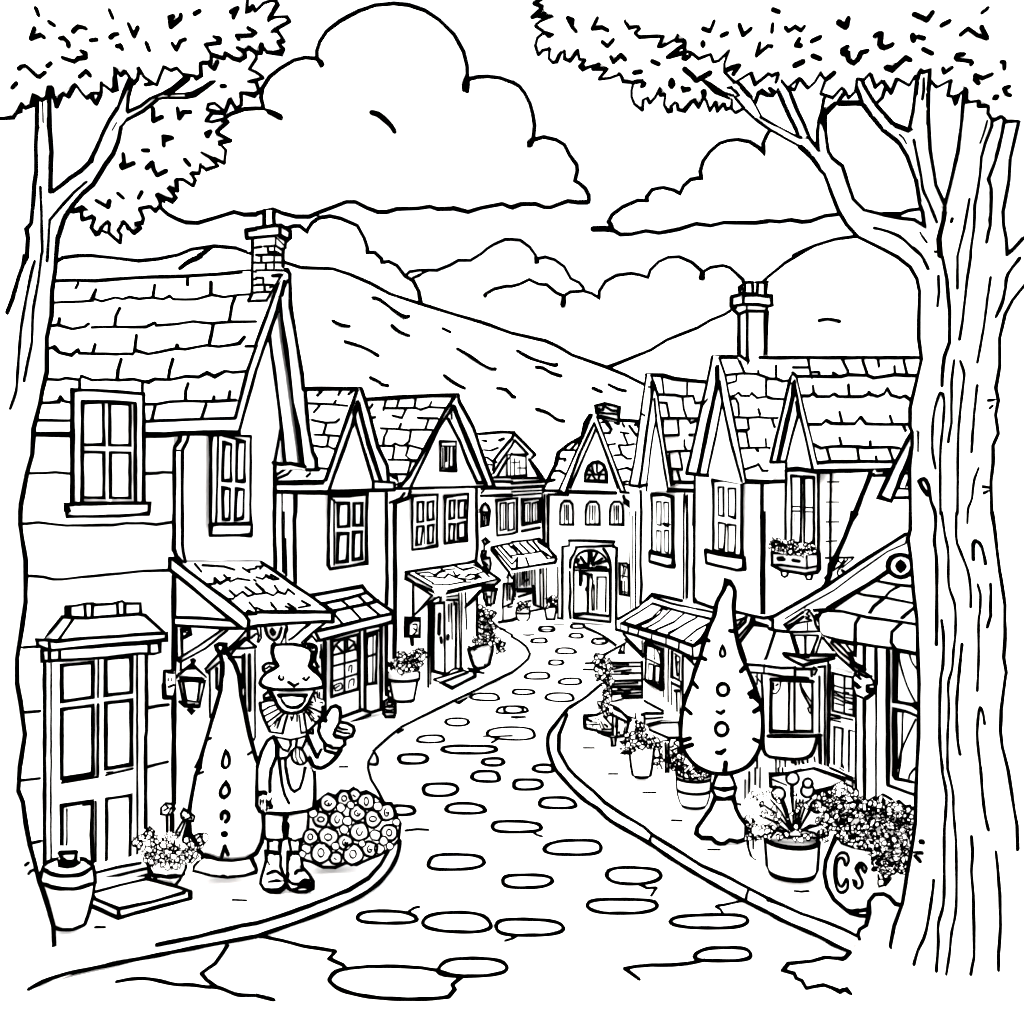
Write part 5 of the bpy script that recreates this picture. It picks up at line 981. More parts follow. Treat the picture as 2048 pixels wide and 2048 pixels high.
scribble(b, c, pts, 70, 14, 30, 11); b.end()
for i, (x, y, r) in enumerate(((185, 80, 48), (80, 195, 50), (298, 172, 50), (370, 290, 48), (300, 115, 36))):
    b = B('flower_head', t); pp = [(1536+(x+r*math.cos(a))/TS, 1536+(y+r*math.sin(a))/TS) for a in [2*math.pi*k/9 for k in range(9)]]
    b.infl(pp, 8.95-.02*i, .05, 8, 10, ink=False, smooth=True); b.line(Dp(8.93-.02*i), pp, 19/TS, True, True); b.end()
t = thing('potted_shrub', 'tall narrow pot with a ragged shrub between the sculpture and the bulbs', 'potted plant', at(1525, 1715, 9.6))
b = B('pot', t); c = b.turn(1524, [(1665, 28), (1695, 26), (1712, 21), (1718, 12)], 9.6, (), 26); b.ink(c, 'w14 o 1820 500 1820 610'); b.end()
b = B('plant', t); pts = P('o 1760 540 1770 440 1780 350 1820 300 1850 190 1932 180 p 30 250 20 380 -60 540 -120 540')
c = b.infl(pts, 9.7, .15, 12, 16, ink=False); scribble(b, c, pts, 80, 16, 30, 13); b.end()
# round-bellied pot with curly lettering, spilling flowers
t = thing('lettered_pot', 'round-bellied pot with large letters and flowers spilling over its rim beside the big tree', 'potted plant', at(1700, 1820, 8.3))
b = B('pot', t)
c = b.infl('w34 p !520 500 480 600 440 700 430 800 450 900 500 990 570 1050 620 1090 690 1110 750 1112 760 1000 800 950 870 945 920 970 960 1020 1000 1030 !1080 1000 !1100 500', 8.2, .3, 60, 20)
b.ink(c, '''w30 p 520 510 560 560 650 590 780 615 / w24 p 600 1050 680 1070 755 1070 / w14 620 1080 740 1105 / w26 p 745 998 765 995
/ w20 ~ p 590 735 610 700 595 650 555 638 515 670 500 760 505 860 530 930 565 940 600 910 603 850 590 840 570 880 555 895 535 880 515 820 515 730 535 685 560 680 575 700 580 735 595 735
/ ~ 730 790 745 760 720 725 690 720 660 760 680 800 710 850 710 890 685 910 655 890 650 850 665 860 / ~ 730 790 715 770 705 745 680 755 685 790 700 830 / w18 ~ 640 845 670 870 660 890''')
b.end()
b = B('plant', t); pts = P('p 520 500 400 450 410 380 480 310 560 200 540 120 640 160 720 260 820 250 870 200 930 240 990 260 1100 310 1110 450 1090 600 1050 760 1000 850 930 800 880 880 840 860 830 800 790 800 800 700 780 610 650 590 560 560')
c = b.infl(pts, 7.95, .2, 14, 18, ink=False); scribble(b, c, pts, 430, 17, 36, 17)
b.ink(c, 'w26 ~ p 830 240 870 205 930 240 / ~ 960 270 990 255 1030 290 1100 305 / w24 ~ 840 800 845 860 880 880 920 830 / w20 870 800 880 850 900 800')
b.end()
t = B('climbing_plant'); pts = P('p 380 430 380 200 470 190 520 120 560 110 640 170 720 260 560 300 480 330 430 620 400 560')
c = t.infl(pts, 9.3, .1, 12, 18, ink=False); scribble(t, c, pts, 120, 15, 32, 19); t.end(label='leafy shrub growing behind the bulbs and the lettered pot', category='shrub')

# ------------------------------------------------------------------ crates and benches in front of the striped awning
t = thing('crate_stack', 'slatted wooden crates stacked before the striped-awning shop with a little pitched lid', 'crates', at(1250, 1480, 14.8))
c = Wp(1205, 17.4, 1290, 15.4)
b = B('slats', t)
b.solid(c, 'k 690 1130 840 985 1000 1100 975 1130 1000 1420 950 1470 745 1440 740 1300 690 1290', .4)
b.ink(c, '''w15 k 690 1075 860 985 / 680 1095 830 1005 / w19 850 1000 845 1065 / 805 1065 850 1065 / w15 805 1060 835 1000 / w18 815 1040 830 1055 / w19 840 920 1000 1090 / w15 870 950 980 1060 / w15 850 960 990 1100 / w18 740 1135 975 1135 / w15 720 1145 880 1150 / 755 1165 975 1165 / 755 1190 850 1165 / 770 1205 900 1190 / w18 830 1215 975 1215 / w15 760 1225 880 1225 / w20 750 1275 975 1270
/ w23 750 1320 980 1318 / w15 760 1350 985 1340 / w15 800 1335 900 1365 / w15 750 1380 985 1360 / w19 830 1390 985 1385 / w15 760 1430 870 1400 / w18 745 1440 960 1435 / 860 1405 985 1400 / w20 980 1130 985 1420 / w15 750 1135 755 1430 / w20 950 1440 960 1470 / w30 945 1465 985 1470 / w15 755 1300 950 1290 / 760 1365 880 1365''')
b.end()
b = B('vine', t); pts = P('k 620 1100 640 1070 690 1080 740 1100 755 1140 760 1280 740 1320 735 1440 690 1430 690 1300 640 1260 615 1200')
cc = b.infl(pts, 15.8, .12, 10, 14, ink=False); scribble(b, cc, pts, 75, 15, 30, 23)
b.ink(cc, 'w20 k 555 1142 620 1140 / w18 540 1188 620 1190 / w18 ~ 625 1090 640 1070 670 1080 640 1105')
b.end()
t = thing('table', 'plank table top on posts, heaped with plants, below the dark shop window', 'table', at(1300, 1550, 13.8))
b = B('tabletop', t); c = P3(T('k 980 1420', 15.8), T('k 1150 1500', 14.4), T('k 740 1450', 15.2))
b.solid(Dp(14.6), 'k 740 1450 1000 1420 1150 1500 1140 1590 1020 1600 900 1560', .1)
b.ink(Dp(14.55), 'w20 k 1000 1425 1140 1500 / 745 1455 800 1480 900 1570 / w22 980 1530 1010 1520 1140 1520 / w18 1000 1540 1000 1600 / w16 1010 1560 1140 1550 / w20 1020 1605 1130 1580 1260 1585 / w14 930 1520 935 1560 870 1540')
b.end()
b = B('tabletop', t)
b.shape(Dp(13.6), 'w18 k 1025 1610 1130 1590 1265 1585 1265 1705 1180 1705 1040 1645', .1)
b.ink(Dp(13.5), 'w22 k 1040 1645 1180 1705 1270 1705 / 1045 1680 1120 1740 1180 1755 1270 1730')
b.end()
for x in (1165, ):
    b = B('leg', t); b.solid(Dp(13.0), 'k 1140 1740 1180 1740 1185 1932 o 1185 90 1145 90 k 1140 1932', .06)
    b.ink(Dp(12.97), 'w18 k 1158 1745 1160 1932 o 1162 0 1155 95 / 1180 0 1180 95 k 1182 1750 / w24 1145 90 1185 95'); b.end()
b = B('leg', t); b.shape(Dp(14.4), 'w18 k 750 1700 785 1700 780 1765 755 1765', .06); b.end()
b = B('clutter', t); pts = P('k 1100 1740 1270 1740 1290 1810 1330 1932 o 1230 10 1190 0 1080 0 k 1080 1870')
cc = b.infl(pts, 13.3, .08, 10, 14, ink=False); scribble(b, cc, pts, 38, 18, 40, 29); b.end()
t = thing('barrel', 'small barrel lying on its side with a dark hatched end, left of the table', 'barrel', at(1190, 1468, 14.9))
b = B('barrel_body', t); BD = 14.9
c = b.infl('w20 k 545 1540 640 1530 700 1500 760 1530 880 1590 860 1690 760 1700 680 1675 640 1650 560 1635 540 1590', BD, .14, 16, 14)
b.ink(c, 'w16 k 690 1540 760 1620 / 640 1545 720 1620 / w26 650 1660 750 1670 / w16 680 1640 750 1640 / 690 1540 750 1540 / 760 1510 760 1700 / 790 1540 790 1690 / 820 1560 820 1680 / 850 1570 845 1660 / 800 1560 810 1670 / w22 770 1480 830 1510 890 1580 / w20 870 1540 930 1540 / w30 545 1550 550 1630 / w22 560 1560 600 1580 / w12 570 1545 570 1630 / 590 1545 590 1625 / 610 1545 610 1620 / 630 1555 640 1630 / 650 1560 670 1630 / 670 1580 700 1640 / 560 1580 640 1585 / 555 1600 650 1605')
b.end()
t, c = pot('potted_plant', 'plain tapered bucket under the trailing plants of the plank table', 1283, [(1490, 25), (1535, 20), (1550, 17), (1552, 12)], 12.6, (3,), 24, 'k 820 1780 850 1700 900 1650 930 1600 960 1570 1020 1640 1050 1680 1110 1740 1100 1790 1000 1770 940 1790 880 1820 850 1840', 31, 75, 'potted plant', 32, 17)
t = B('trailing_plant'); pts = P('k 640 1450 700 1440 740 1500 720 1530 650 1500')
c = t.infl(pts, 14.7, .08, 9, 10, ink=False); scribble(t, c, pts, 18, 15, 26, 37); t.end(label='small tuft of leaves at the left end of the plank table', category='plant')
# ================================================================== left foreground
t = thing('sculpture', 'tall drooping cone sculpture with drop-shaped buttons beside the bearded man', 'sculpture', at(450, 1755, 9.3))
b = B('body', t)
c = b.infl('w34 i 1640 1035 1632 1005 1650 998 1700 1003 1690 1040 1730 1090 1770 1150 1800 1230 1815 1380 1850 1530 1880 1680 1930 1860 j 30 1932 n 20 200 50 340 60 440 40 560 0 640 m 1850 692 1750 702 1650 695 1540 660 1480 590 1440 490 1430 380 1445 250 1480 60 1505 0 i 1500 1932 1540 1790 1590 1620 1640 1450 1670 1350 1678 1250 1678 1120 1665 1070', 9.2, .28, 50, 22, smooth=False)
b.ink(c, '''w22 ~ @ i 1705 1800 1680 1870 1678 1915 1705 1932 1730 1900 1728 1850 / w26 ~ @ m 1705 110 1665 165 1665 205 1692 222 1725 195 1730 160 / w28 ~ m 1672 385 1672 345 1698 328 1725 350 1722 385 1705 405 / w36 1685 497 1700 500 / w26 1672 670 1695 590 1722 655 / 1695 590 1697 610
/ w20 i 1570 1720 1595 1705 / 1870 1830 1920 1800 / m 1500 50 1535 28''')
b.end()
b = B('skirt', t)
b.infl('w26 m 1515 690 1540 665 1650 700 1750 705 1850 692 1895 680 n 0 765 m 1932 775 1850 805 1720 820 1600 808 1460 772 1470 740', 9.12, .25, 14, 14)
b.ink(Dp(8.86), 'w24 m 1905 690 1925 730 n 5 775')
b.end()

# urn in front of the door step
t = thing('urn', 'large tapering lidded jar with a small cup-shaped knob in the lower left corner', 'jar', at(134, 1858, 8.25))
b = B('jar', t)
Yj = 8.03
c = b.infl('w32 m 300 860 330 740 420 690 700 735 715 850 700 960 660 1110 640 1180 550 1215 470 1215 400 1195 370 1080 320 930', Yj, .25, 40, 18, ink=False)
b.ink(c, 'w32 m 325 760 305 850 330 930 370 1060 405 1190 / w28 ~ 405 1190 440 1212 500 1218 560 1210 635 1180 / 635 1180 670 1090 695 980 715 850 / w30 700 740 712 800 715 870 / w26 ~ 305 865 420 905 520 912 590 908 715 865 / w26 ~ 325 750 370 790 450 812 540 812 620 800 695 750 / w26 ~ 325 750 345 720 380 700 450 685 / w26 ~ 590 688 640 690 700 735')
b.end()
b = B('knob', t); c = Dp(7.75)
b.solid(c, 'm 445 625 575 625 575 670 600 715 560 745 510 750 445 735 445 700 460 680', .12)
b.ink(c, 'w32 m 450 640 575 635 / w22 445 640 470 685 500 705 540 705 570 690 578 635 / 445 700 450 735 510 748 560 740 600 715 / w20 460 712 530 725 570 720 570 690 / 580 700 595 720')
b.end()
# basket of flowers next to the door steps
t = thing('potted_plant', 'round-bottomed pot overflowing with flowers beside the door steps', 'potted plant', at(338, 1768, 8.95))
b = B('pot', t)
c = b.infl('w24 m !1100 700 1135 760 1180 845 1300 885 1320 885 1370 820 1400 760 1405 710 ', 8.95, .22, 26, 14)
b.ink(c, 'w26 ~ m 1140 770 1180 805 1250 820 1320 818 1385 800 / w16 1150 800 1190 850 / 1370 820 1360 850')
b.end()
b = B('plant', t); pts = P('m 1000 570 1040 520 1080 510 1130 445 1170 480 1210 560 1230 500 1290 490 1370 500 1460 570 1560 500 1540 590 1480 610 1515 690 1430 720 1340 740 1270 755 1180 745 1100 710 1080 660 1080 600')
c = b.infl(pts, 8.75, .18, 12, 16, ink=False); scribble(b, c, pts, 170, 14, 34, 41)
b.ink(c, 'w22 m 1260 360 1262 480 / w14 1285 350 1285 480 / w20 1305 350 1305 480 / w18 1330 480 1380 400 / w16 1400 400 1350 520 / 1415 410 1380 540 / w22 1425 420 1410 560 ')
b.end()
for s_, mk in (('m 1215 350 1215 300 1250 265 1300 270 1320 310 1290 350 1250 355', 'w16 m 1240 320 1270 300 1250 280 / 1290 300 1270 340 / 1300 280 1305 320'),
          ('m 1365 345 1385 310 1430 335 1470 365 1460 400 1400 400 1370 375', 'w16 m 1390 370 1420 340 / 1400 390 1440 370 / 1430 350 1445 380'),
          ('m 1465 560 1465 510 1500 495 1550 500 1550 560 1520 585 1480 570', 'w16 m 1480 550 1500 520 / 1510 510 1530 540 1500 560'),
          ('m 1000 560 1030 525 1065 540 1070 580 1040 595 1010 585', 'w14 m 1020 560 1050 550 1040 580'),
          ('m 1085 500 1130 445 1165 480 1150 520 1110 530', 'w14 m 1110 500 1140 480 1130 510')):
    b = B('flower_head', t); c = b.infl('w17 '+s_, 8.55, .04, 6, 10); b.ink(c, mk); b.end()

# ------------------------------------------------------------------ hydrangea clump
t = thing('flower_cluster', 'round clump of ring-centred flowers at the kerb by the man in boots', 'flowers', at(702, 1735, 9.3))
b = B('foliage', t)
b.infl('w26 n 475 250 545 195 600 215 640 175 700 180 730 160 780 195 830 180 900 215 960 265 1020 270 1050 330 1060 380 1085 420 1075 540 1020 600 930 655 850 685 760 725 680 710 600 745 510 745 420 705 360 690 345 580 390 440 400 330 470 320', 9.4, .28, 30, 18)
b.end()
FL = '545 265 64 665 230 54 745 205 44 832 252 62 765 340 60 490 388 58 612 388 60 882 385 64 985 335 62 545 522 74 780 480 70 1005 488 62 672 562 58 490 640 76 602 680 46 732 650 76 858 612 58 410 520 56 380 610 38 930 610 38 900 508 40 690 400 36 962 550 34 600 590 30 430 340 34 1060 410 28 665 465 34 640 300 34 715 280 28 920 290 34 1010 590 28 350 650 26 800 570 26'.split()
for i in range(0, len(FL), 3):
    x, y, r = map(float, FL[i:i+3]); Yf = 9.0-.008*(i//3)-(r > 55)*.03
    b = B('flower', t); ph = rnd.random()*6; nn = 11
    pp = [(512+(x+r*(1+.07*math.sin(3*a+ph))*math.cos(a))/TS, 1536+(y+r*(1+.07*math.sin(4*a+ph))*math.sin(a))/TS) for a in [2*math.pi*k/nn for k in range(nn)]]
    b.infl(pp, Yf+.02, .03, 8, 12, ink=False, smooth=True); b.line(Dp(Yf), pp, (18 if r > 40 else 13)/TS, True, True)
    if r > 50:
        q = r*.36; e = rnd.uniform(.75, 1.2)
        pc = [(512+(x+q*e*math.cos(a))/TS, 1536+(y+q/e*math.sin(a))/TS) for a in [2*math.pi*k/7 for k in range(7)]]
        b.line(Dp(Yf-.03), pc[:7 if i % 2 else 6], 14/TS, True, bool(i % 2))
        if i % 4 == 0: b.line(Dp(Yf-.03), [(512+x/TS, 1536+y/TS), (513+x/TS, 1537+y/TS)], 16/TS)
    elif r > 40: b.line(Dp(Yf-.03), [(512+x/TS-3, 1536+y/TS), (513+x/TS, 1536+y/TS+3)], 14/TS)
    b.end()

# ------------------------------------------------------------------ the bearded man
Y = 8.92
p = thing('person', 'bearded man in a tall brimmed hat, smock and boots, laughing and giving a thumbs-up', 'person', at(573, 1783, Y))
b = B('body', p)      # one continuous figure from boots to crown
b.infl('''w10 j !160 1020 420 1020 420 1160 460 1240 440 1400 400 1480 340 1600 380 1690 420 1800 490 1850 540 1800 505 1730 475 1640 500 1570 560 1480 600 1470 635 1500 635 1580 720 1610 740 1640 700 1700 660 1740 620 1800 560 1880 460 1925 425 1932 n 430 100 430 300 380 350 375 520 330 560 335 650 345 760 420 870 400 900 260 900 245 800 250 560 225 520 200 545 180 640 185 740 215 860 180 910 70 890 50 850 75 760 90 640 85 540 60 520 60 340 20 300 15 200 20 0 j 20 1932 60 1800 130 1700 200 1680 230 1600 150 1480 110 1400 110 1240 160 1160''', Y+.03, .1, 20, 16, ink=False)
b.end()
b = B('trousers', p)
c = b.infl('w24 n 60 330 400 320 388 480 365 530 330 538 245 532 232 515 215 540 85 540 62 520', Y, .14, 16, 14, ink=False)
b.ink(c, 'w32 n 62 345 64 520 / w24 78 532 110 545 205 543 / w24 245 532 300 545 360 532 388 480 392 340 / w34 225 350 222 530')
b.end()
for s_, ex in (('n 82 545 188 545 178 640 90 635', 'w22 n 90 550 92 635 / w26 188 545 180 600 178 640 / 85 632 175 638'), ('n 248 540 335 540 325 640 262 640', 'w22 n 250 545 268 635 / 330 545 325 640 / 262 640 330 645')):
    b = B('sock', p); c = b.infl('w22 '+s_, Y-.02, .12, 10, 10, ink=False); b.ink(c, ex); b.end()
for s_, ex in (('n 72 640 180 645 185 680 182 740 205 810 222 860 215 900 180 932 110 934 60 910 36 870 45 820 70 740 82 690',
                'w22 n 75 655 170 662 / 80 685 170 688 / ~ 85 800 130 780 165 785 195 830 / w16 95 860 150 850 210 855 / ~ w26 45 870 90 905 150 910 215 885 / 200 880 218 870 / w26 175 680 178 760 205 835 / w30 ~ 60 905 110 930 180 925 220 895 / w16 90 690 100 730'),
               ('n 245 645 335 645 342 700 350 750 400 810 430 860 428 905 380 928 320 930 260 915 232 870 240 780',
                'w22 n 245 660 330 655 / 250 685 335 680 / ~ 295 800 310 775 350 780 400 830 / ~ 235 840 280 875 330 875 370 845 400 850 / w26 ~ 240 865 290 905 350 895 425 875 / w30 ~ 245 900 320 930 400 920 430 895 / w14 345 910 400 905')):
    b = B('boot', p); c = b.infl('w27 '+s_, Y-.05, .18, 16, 12); b.ink(c, ex); b.end()
b = B('smock', p)
c = b.infl('''w28 j 130 1695 180 1702 260 1722 330 1705 385 1690 410 1760 420 1850 430 1932 n 437 0 445 100 440 300 380 322 240 342 60 335 20 320 12 200 j 10 1932 45 1810 90 1725''', Y-.08, .17, 24, 16, ink=False)
b.ink(c, '''w28 j 132 1695 90 1725 45 1810 12 1925 / n 12 0 8 150 8 280 30 325 50 335 / 50 335 200 345 240 342 380 322 440 300 / w30 j 385 1690 412 1760 425 1850 435 1932 n 440 100 440 300 / w26 j 135 1695 155 1760 155 1840 122 1925 / n 115 0 103 100 105 180
/ w20 j 150 1710 200 1790 240 1805 262 1760 260 1725 / w20 150 1700 260 1722 340 1705 385 1690 / w22 168 1760 165 1840 175 1862 235 1852 275 1800 / 385 1700 350 1780 / 310 1710 300 1775
/ w22 175 1862 180 1932 n 180 0 195 120 215 200 250 268 / 215 1862 / j 222 1860 222 1932 n 225 0 245 110 265 160 290 178 330 155 355 80 370 0 j 375 1932 / w12 235 1722 250 1735 265 1725''')
b.ink(c, 'w18 j ~ @ 285 1785 330 1775 370 1830 380 1880 350 1905 310 1900 275 1870 270 1820 / w12 300 1790 300 1850 320 1895 / 325 1785 330 1850 355 1890')
b.end()
b = B('hand', p)
c = b.infl('w24 n 12 190 60 182 105 195 118 230 110 290 95 325 60 335 30 322 15 290', Y-.2, .06, 10, 10, ink=False)
b.ink(c, 'w26 n 10 185 60 180 110 185 / w20 15 205 50 200 100 200 / ~ w30 110 190 122 225 105 250 115 295 / w22 ~ 12 200 8 280 30 322 55 335 / w16 35 240 35 312 / 55 240 55 320 / 80 240 80 320 / w12 95 305 103 310')
b.end()
b = B('sleeve', p)
c = b.infl('w27 j 388 1700 430 1790 462 1852 492 1790 530 1765 600 1800 650 1790 615 1840 560 1900 500 1932 n 440 20 j 425 1932 405 1820', Y-.14, .12, 18, 14, ink=False)
b.ink(c, 'w26 j 388 1690 425 1780 462 1855 492 1795 / w34 ~ 405 1860 440 1910 490 1928 540 1905 600 1850 640 1795 / w22 462 1850 490 1830 / 520 1800 565 1815 610 1825 / w30 420 1900 460 1925')
b.end()
b = B('hand', p)      # fist with the thumb up
c = b.infl('w25 j 500 1560 525 1545 545 1510 565 1475 600 1462 632 1480 638 1520 632 1585 690 1595 735 1620 742 1650 725 1690 690 1702 668 1720 672 1755 640 1782 580 1780 530 1755 490 1700 472 1650 480 1600', Y-.26, .1, 16, 12)
b.ink(c, 'w22 ~ j 632 1585 600 1640 588 1680 / w18 ~ 625 1590 660 1595 720 1612 / 615 1622 650 1638 692 1642 / 608 1650 660 1668 705 1670 / ~ 590 1680 620 1692 690 1702 / w22 ~ 500 1560 525 1580 530 1565 / w18 ~ 580 1675 600 1700 670 1710 / w22 515 1740 520 1790')
b.end()
b = B('beard', p)
c = b.infl('w14 j 60 1370 35 1440 45 1520 80 1600 112 1665 200 1675 235 1560 320 1540 335 1665 390 1665 450 1610 500 1560 515 1440 470 1360 400 1340 130 1340', Y-.2, .07, 14, 12, ink=False)
b.ink(c, '''w22 j 60 1410 60 1382 95 1352 120 1395 60 1410 / w24 30 1440 35 1490 60 1560 105 1655 / w20 28 1442 80 1425 150 1420 / w16 45 1505 100 1470 165 1450 / 55 1545 180 1480 / 75 1595 195 1505 / 105 1620 215 1520 / w14 160 1560 140 1620 / w18 190 1545 160 1630 / w22 235 1540 200 1672 / w16 110 1660 200 1672
/ w16 262 1540 270 1575 / 285 1530 275 1560 / 310 1530 310 1580 / w18 330 1530 342 1668 / 342 1668 380 1660 / 360 1520 382 1650 / 372 1500 445 1585 / 385 1485 480 1550 / w16 395 1470 510 1520 / 400 1450 505 1475 / 405 1435 500 1440 / w24 505 1470 500 1545 440 1610 385 1665 / w14 395 1530 420 1580 / 400 1510 440 1560
/ w18 ~ 455 1350 430 1380 410 1420 / w14 480 1360 480 1400 / 460 1350 465 1400 500 1415 / w20 400 1665 430 1672 430 1640 / w14 105 1655 120 1665 / w14 440 1390 450 1430''')
b.end()
b = B('face', p)
c = b.infl('w20 j 110 1335 470 1335 420 1400 400 1450 350 1500 270 1522 210 1510 165 1450 140 1390', Y-.26, .07, 12, 12, ink=False)
b.ink(c, 'w24 ~ j 105 1345 135 1400 165 1465 210 1508 270 1520 340 1505 390 1450 415 1400 440 1355 / w20 175 1395 165 1380 385 1380 375 1395')
cf = Dp(Y-.345)
b.black(cf, 'j 168 1372 385 1375 378 1430 350 1470 320 1488 270 1492 230 1482 190 1440')
b.solid(cf.off(.035), P('j 200 1405 270 1398 355 1408 350 1430 310 1455 270 1462 230 1448'), .02)
b.end()
b = B('hat', p)
c = b.infl('w27 j 130 1000 200 998 280 998 350 1012 400 1030 430 1060 425 1110 410 1160 430 1195 470 1225 505 1270 515 1300 500 1322 400 1338 250 1342 150 1340 70 1322 30 1295 45 1250 75 1215 130 1195 165 1165 130 1100 122 1040', Y-.3, .12, 22, 14, ink=False)
b.ink(c, '''w24 ~ j 140 1002 220 1000 300 1000 370 1020 425 1060 / w34 130 1005 125 1060 140 1120 170 1160 / w26 ~ 165 1165 100 1200 50 1245 30 1290 60 1320 130 1338 / w26 ~ 130 1338 250 1340 400 1336 500 1322 / w26 ~ 400 1165 440 1200 490 1245 512 1300 500 1322 / w34 430 1060 425 1110 405 1160 440 1190
/ w18 ~ 178 1232 172 1252 190 1268 208 1258 205 1242 / w22 245 1285 290 1312 320 1295 / w20 355 1258 378 1272 402 1245 / w16 355 1255 365 1250''')
b.ink(Dp(Y-.31), 'w24 ~ j 355 1000 400 995 450 1015 455 1060 445 1120 470 1170 / w16 390 1015 430 1030 / w24 ~ 60 1200 55 1165 90 1140 150 1148 / w16 80 1180 100 1165 125 1175 / w20 430 1185 460 1190 480 1230 / w24 138 990 150 1005')
b.end()

# ------------------------------------------------------------------ down the lane, left side
pot('potted_plant', 'big thick-rimmed pot of flowers by the shop corner on the left', 807, [(1345, 31), (1358, 31), (1361, 27), (1400, 20), (1404, 14)], 17.0, (1, 3), 22, 'j 990 1140 1060 1090 1090 1035 1120 1060 1200 1040 1240 1035 1290 1070 1260 1120 1230 1180 1180 1200 1100 1215 1020 1180', 43, 85, 'potted plant', 28, 16)
t = thing('bottle_jar', 'small jar tied at the neck at the foot of the big rimmed pot', 'jar', at(779, 1433, 16.4))
b = B('jar', t); c = Dp(16.3)
b.infl('w22 j 965 1430 1010 1400 1050 1430 1052 1520 1040 1548 980 1548 962 1520', 16.4, .08, 8, 10)
b.ink(c, 'w16 j 970 1470 1050 1470 / w18 975 1510 1040 1512 / w14 975 1490 1010 1500 1045 1488 / w18 1000 1400 1000 1350 / 990 1440 1020 1430 1030 1445 / 1000 1420 1030 1410 / w12 985 1450 1000 1460 1030 1455')
b.end()
t = thing('hanging_basket', 'wicker-handled basket of trailing plants beside the lane porch', 'potted plant', at(965, 1335, 20))
b = B('basket', t); c = Dp(20)
b.infl('w24 j 1600 1040 1620 1100 1640 1160 1670 1185 1720 1175 1760 1150 1785 1050 1790 980 1700 1000', 20, .15, 12, 10)
b.ink(c, 'w18 ~ j 1605 1015 1650 1040 1740 1045 / ~ 1605 1040 1640 1090 1680 1105 1725 1098 1740 1045 / w16 1730 1045 1725 1160 / w14 1620 1100 1720 1105 / w18 1600 1180 1650 1190 1715 1218 / 1610 1200 1720 1215')
b.end()
b = B('plant', t); pts = P('j 1690 700 1740 740 1800 750 1830 780 1780 800 1820 850 1790 900 1850 960 1875 1060 1820 1070 1790 990 1700 1000 1620 990 1660 940 1680 850 1680 780')
c = b.infl(pts, 19.8, .12, 8, 12, ink=False); scribble(b, c, pts, 105, 14, 28, 47)
b.ink(c, 'w20 j 1760 810 1830 870 1880 890 / w18 1840 880 1855 885')
b.end()
t = thing('porch_lantern', 'small lantern hanging under the right end of the lane porch roof', 'lantern', at(975, 1215, 19))
b = B('lamp', t); c = Dp(18.6)
b.shape(c, 'w22 j 1712 580 1815 582 1795 690 1745 705 1720 650', .15)
b.ink(c, 'w30 j 1712 582 1815 585 / w14 1735 610 1750 690 / 1780 600 1770 680 / w18 1745 640 1770 640 / 1730 700 1775 710 / w16 1770 550 1820 545')
b.end()
t = thing('wall_lamp', 'tiny arched lantern high on the wall between the lane houses', 'lantern', at(969, 1055, 21.5))
b = B('lamp', t); c = Dp(21.5)
b.shape(c, 'w24 f 1695 1920 1710 1880 1730 1868 1750 1885 1765 1925 1755 1932 j 1750 100 1705 110 1702 40 1700 0', .15)
b.ink(c, 'w20 j 1690 0 1765 5 / w12 1725 30 1725 90 / w16 1710 25 1745 25')
b.end()
t = thing('sign_bracket', 'small shaped sign on a bracket above the lane porch', 'sign', at(969, 1112, 21.5))
b = B('sign', t)
b.shape(c, 'w20 j 1708 215 1730 200 1760 225 1725 250 / 1708 290 1735 295 1732 325 1700 325', .05)
b.ink(c, 'w18 j 1722 250 1722 290 / w12 1740 225 1742 227')
b.end()
t = thing('wall_pot', 'little wall-hung pot by the porch roof corner in the lane', 'pot', at(970, 1140, 21.5))
b = B('pot', t); b.shape(c, 'w22 j 1700 350 1765 345 1772 390 1765 435 1740 430 1715 385', .1); b.ink(c, 'w14 j 1720 375 1750 400'); b.end()
t = thing('wall_sign', 'narrow framed panel on the far wall right of the lane porch', 'sign', at(1015, 1230, 24))
b = B('panel', t); c = Dp(24)
b.shape(c, 'w20 j 1870 540 1932 540 k 12 600 0 690 j 1860 720', .05); b.ink(c, 'w18 j 1895 550 1895 665 / w14 1915 560 1915 660 / w18 1895 495 1910 460 1932 500')
b.end()

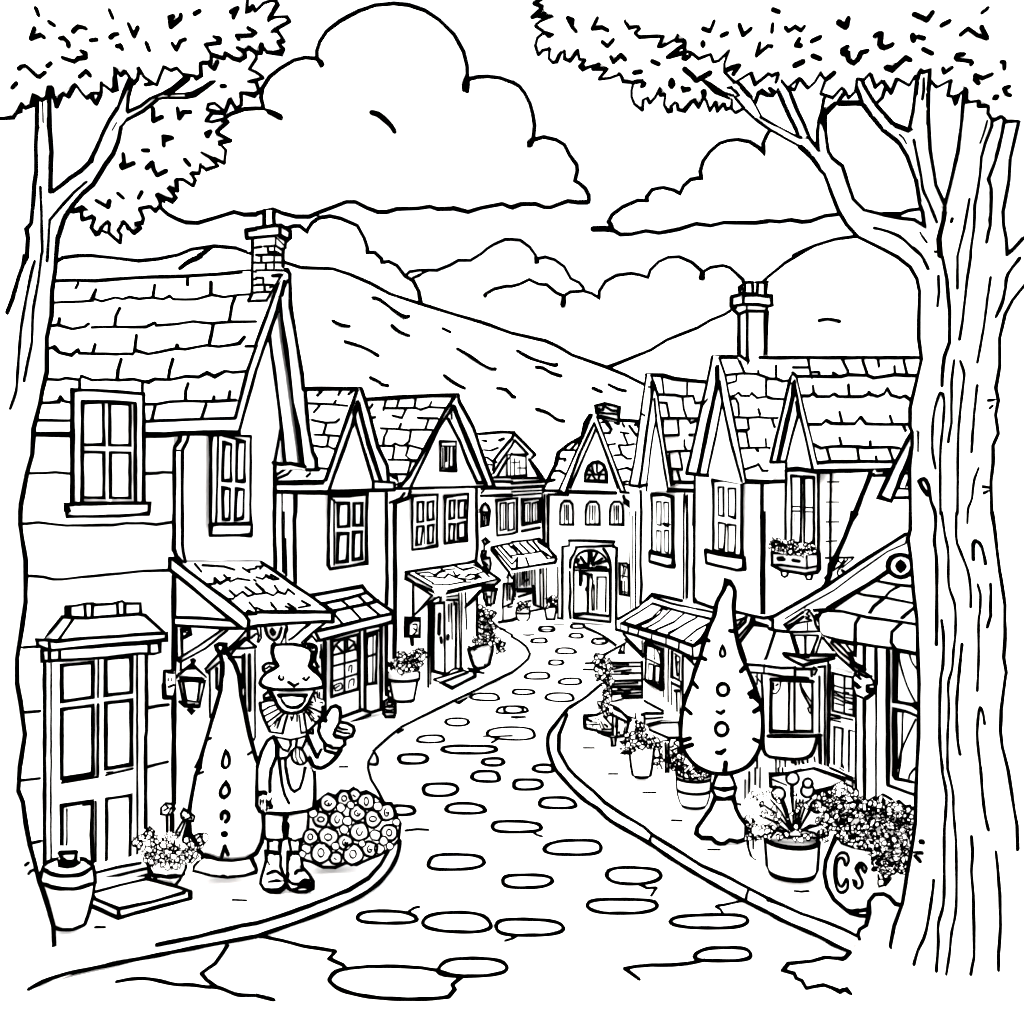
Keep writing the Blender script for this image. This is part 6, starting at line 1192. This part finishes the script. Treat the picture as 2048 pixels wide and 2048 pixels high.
t = thing('hanging_lamp', 'round-bottomed lamp hanging under the porch eave behind the tall hat', 'lantern', T('j 130 970', 9.6))
b = B('lamp', t); c = Dp(9.6)
b.solid(c, 'j 70 860 195 860 185 920 130 968 90 940', .12)
b.ink(c, 'w22 ~ j 70 875 85 930 130 968 170 945 192 875 / w18 ~ @ 118 880 112 905 130 930 142 910 / w16 j 10 885 20 940 10 980 / 35 880 40 950 20 985')
b.end()
# ------------------------------------------------------------------ camera, light, render
cam = bpy.data.cameras.new('camera'); co = bpy.data.objects.new('camera', cam); S.collection.objects.link(co)
co.location = (0, 0, H); co.rotation_euler = (math.radians(90), 0, 0)
cam.sensor_width = 36; cam.lens = 36; cam.clip_start = .05; cam.clip_end = 20000
S.camera = co
w = bpy.data.worlds.new('World'); S.world = w; w.use_nodes = True
nt = w.node_tree; bg = nt.nodes['Background']
sky = nt.nodes.new('ShaderNodeTexSky'); sky.sky_type = 'NISHITA'; sky.sun_disc = False
sky.sun_elevation = math.radians(52); sky.sun_rotation = math.radians(200)
sky.air_density = .6; sky.dust_density = 6; sky.ozone_density = .3
mx = nt.nodes.new('ShaderNodeMixRGB'); mx.inputs['Fac'].default_value = .9      # thin even overcast over the sky
mx.inputs['Color2'].default_value = (1.7, 1.7, 1.7, 1)
nt.links.new(sky.outputs['Color'], mx.inputs['Color1']); nt.links.new(mx.outputs['Color'], bg.inputs['Color']); bg.inputs['Strength'].default_value = .15
l = bpy.data.lights.new('sun', 'SUN'); l.energy = 1.0; l.angle = math.radians(20); l.color = (1, .97, .93)
lo = bpy.data.objects.new('sun', l); S.collection.objects.link(lo)
# high, slightly behind the viewer's left shoulder
el, az = math.radians(52), math.radians(200)
d = Vector((math.sin(az)*math.cos(el), math.cos(az)*math.cos(el), math.sin(el)))
lo.rotation_euler = d.to_track_quat('Z', 'Y').to_euler(); lo.location = d*60
S.view_settings.view_transform = 'Standard'; S.view_settings.look = 'None'
S.view_settings.gamma = 1; S.view_settings.exposure = 3.8
S.render.resolution_x = S.render.resolution_y = 1024
for o in S.objects:
    if '_o' in o: del o['_o']
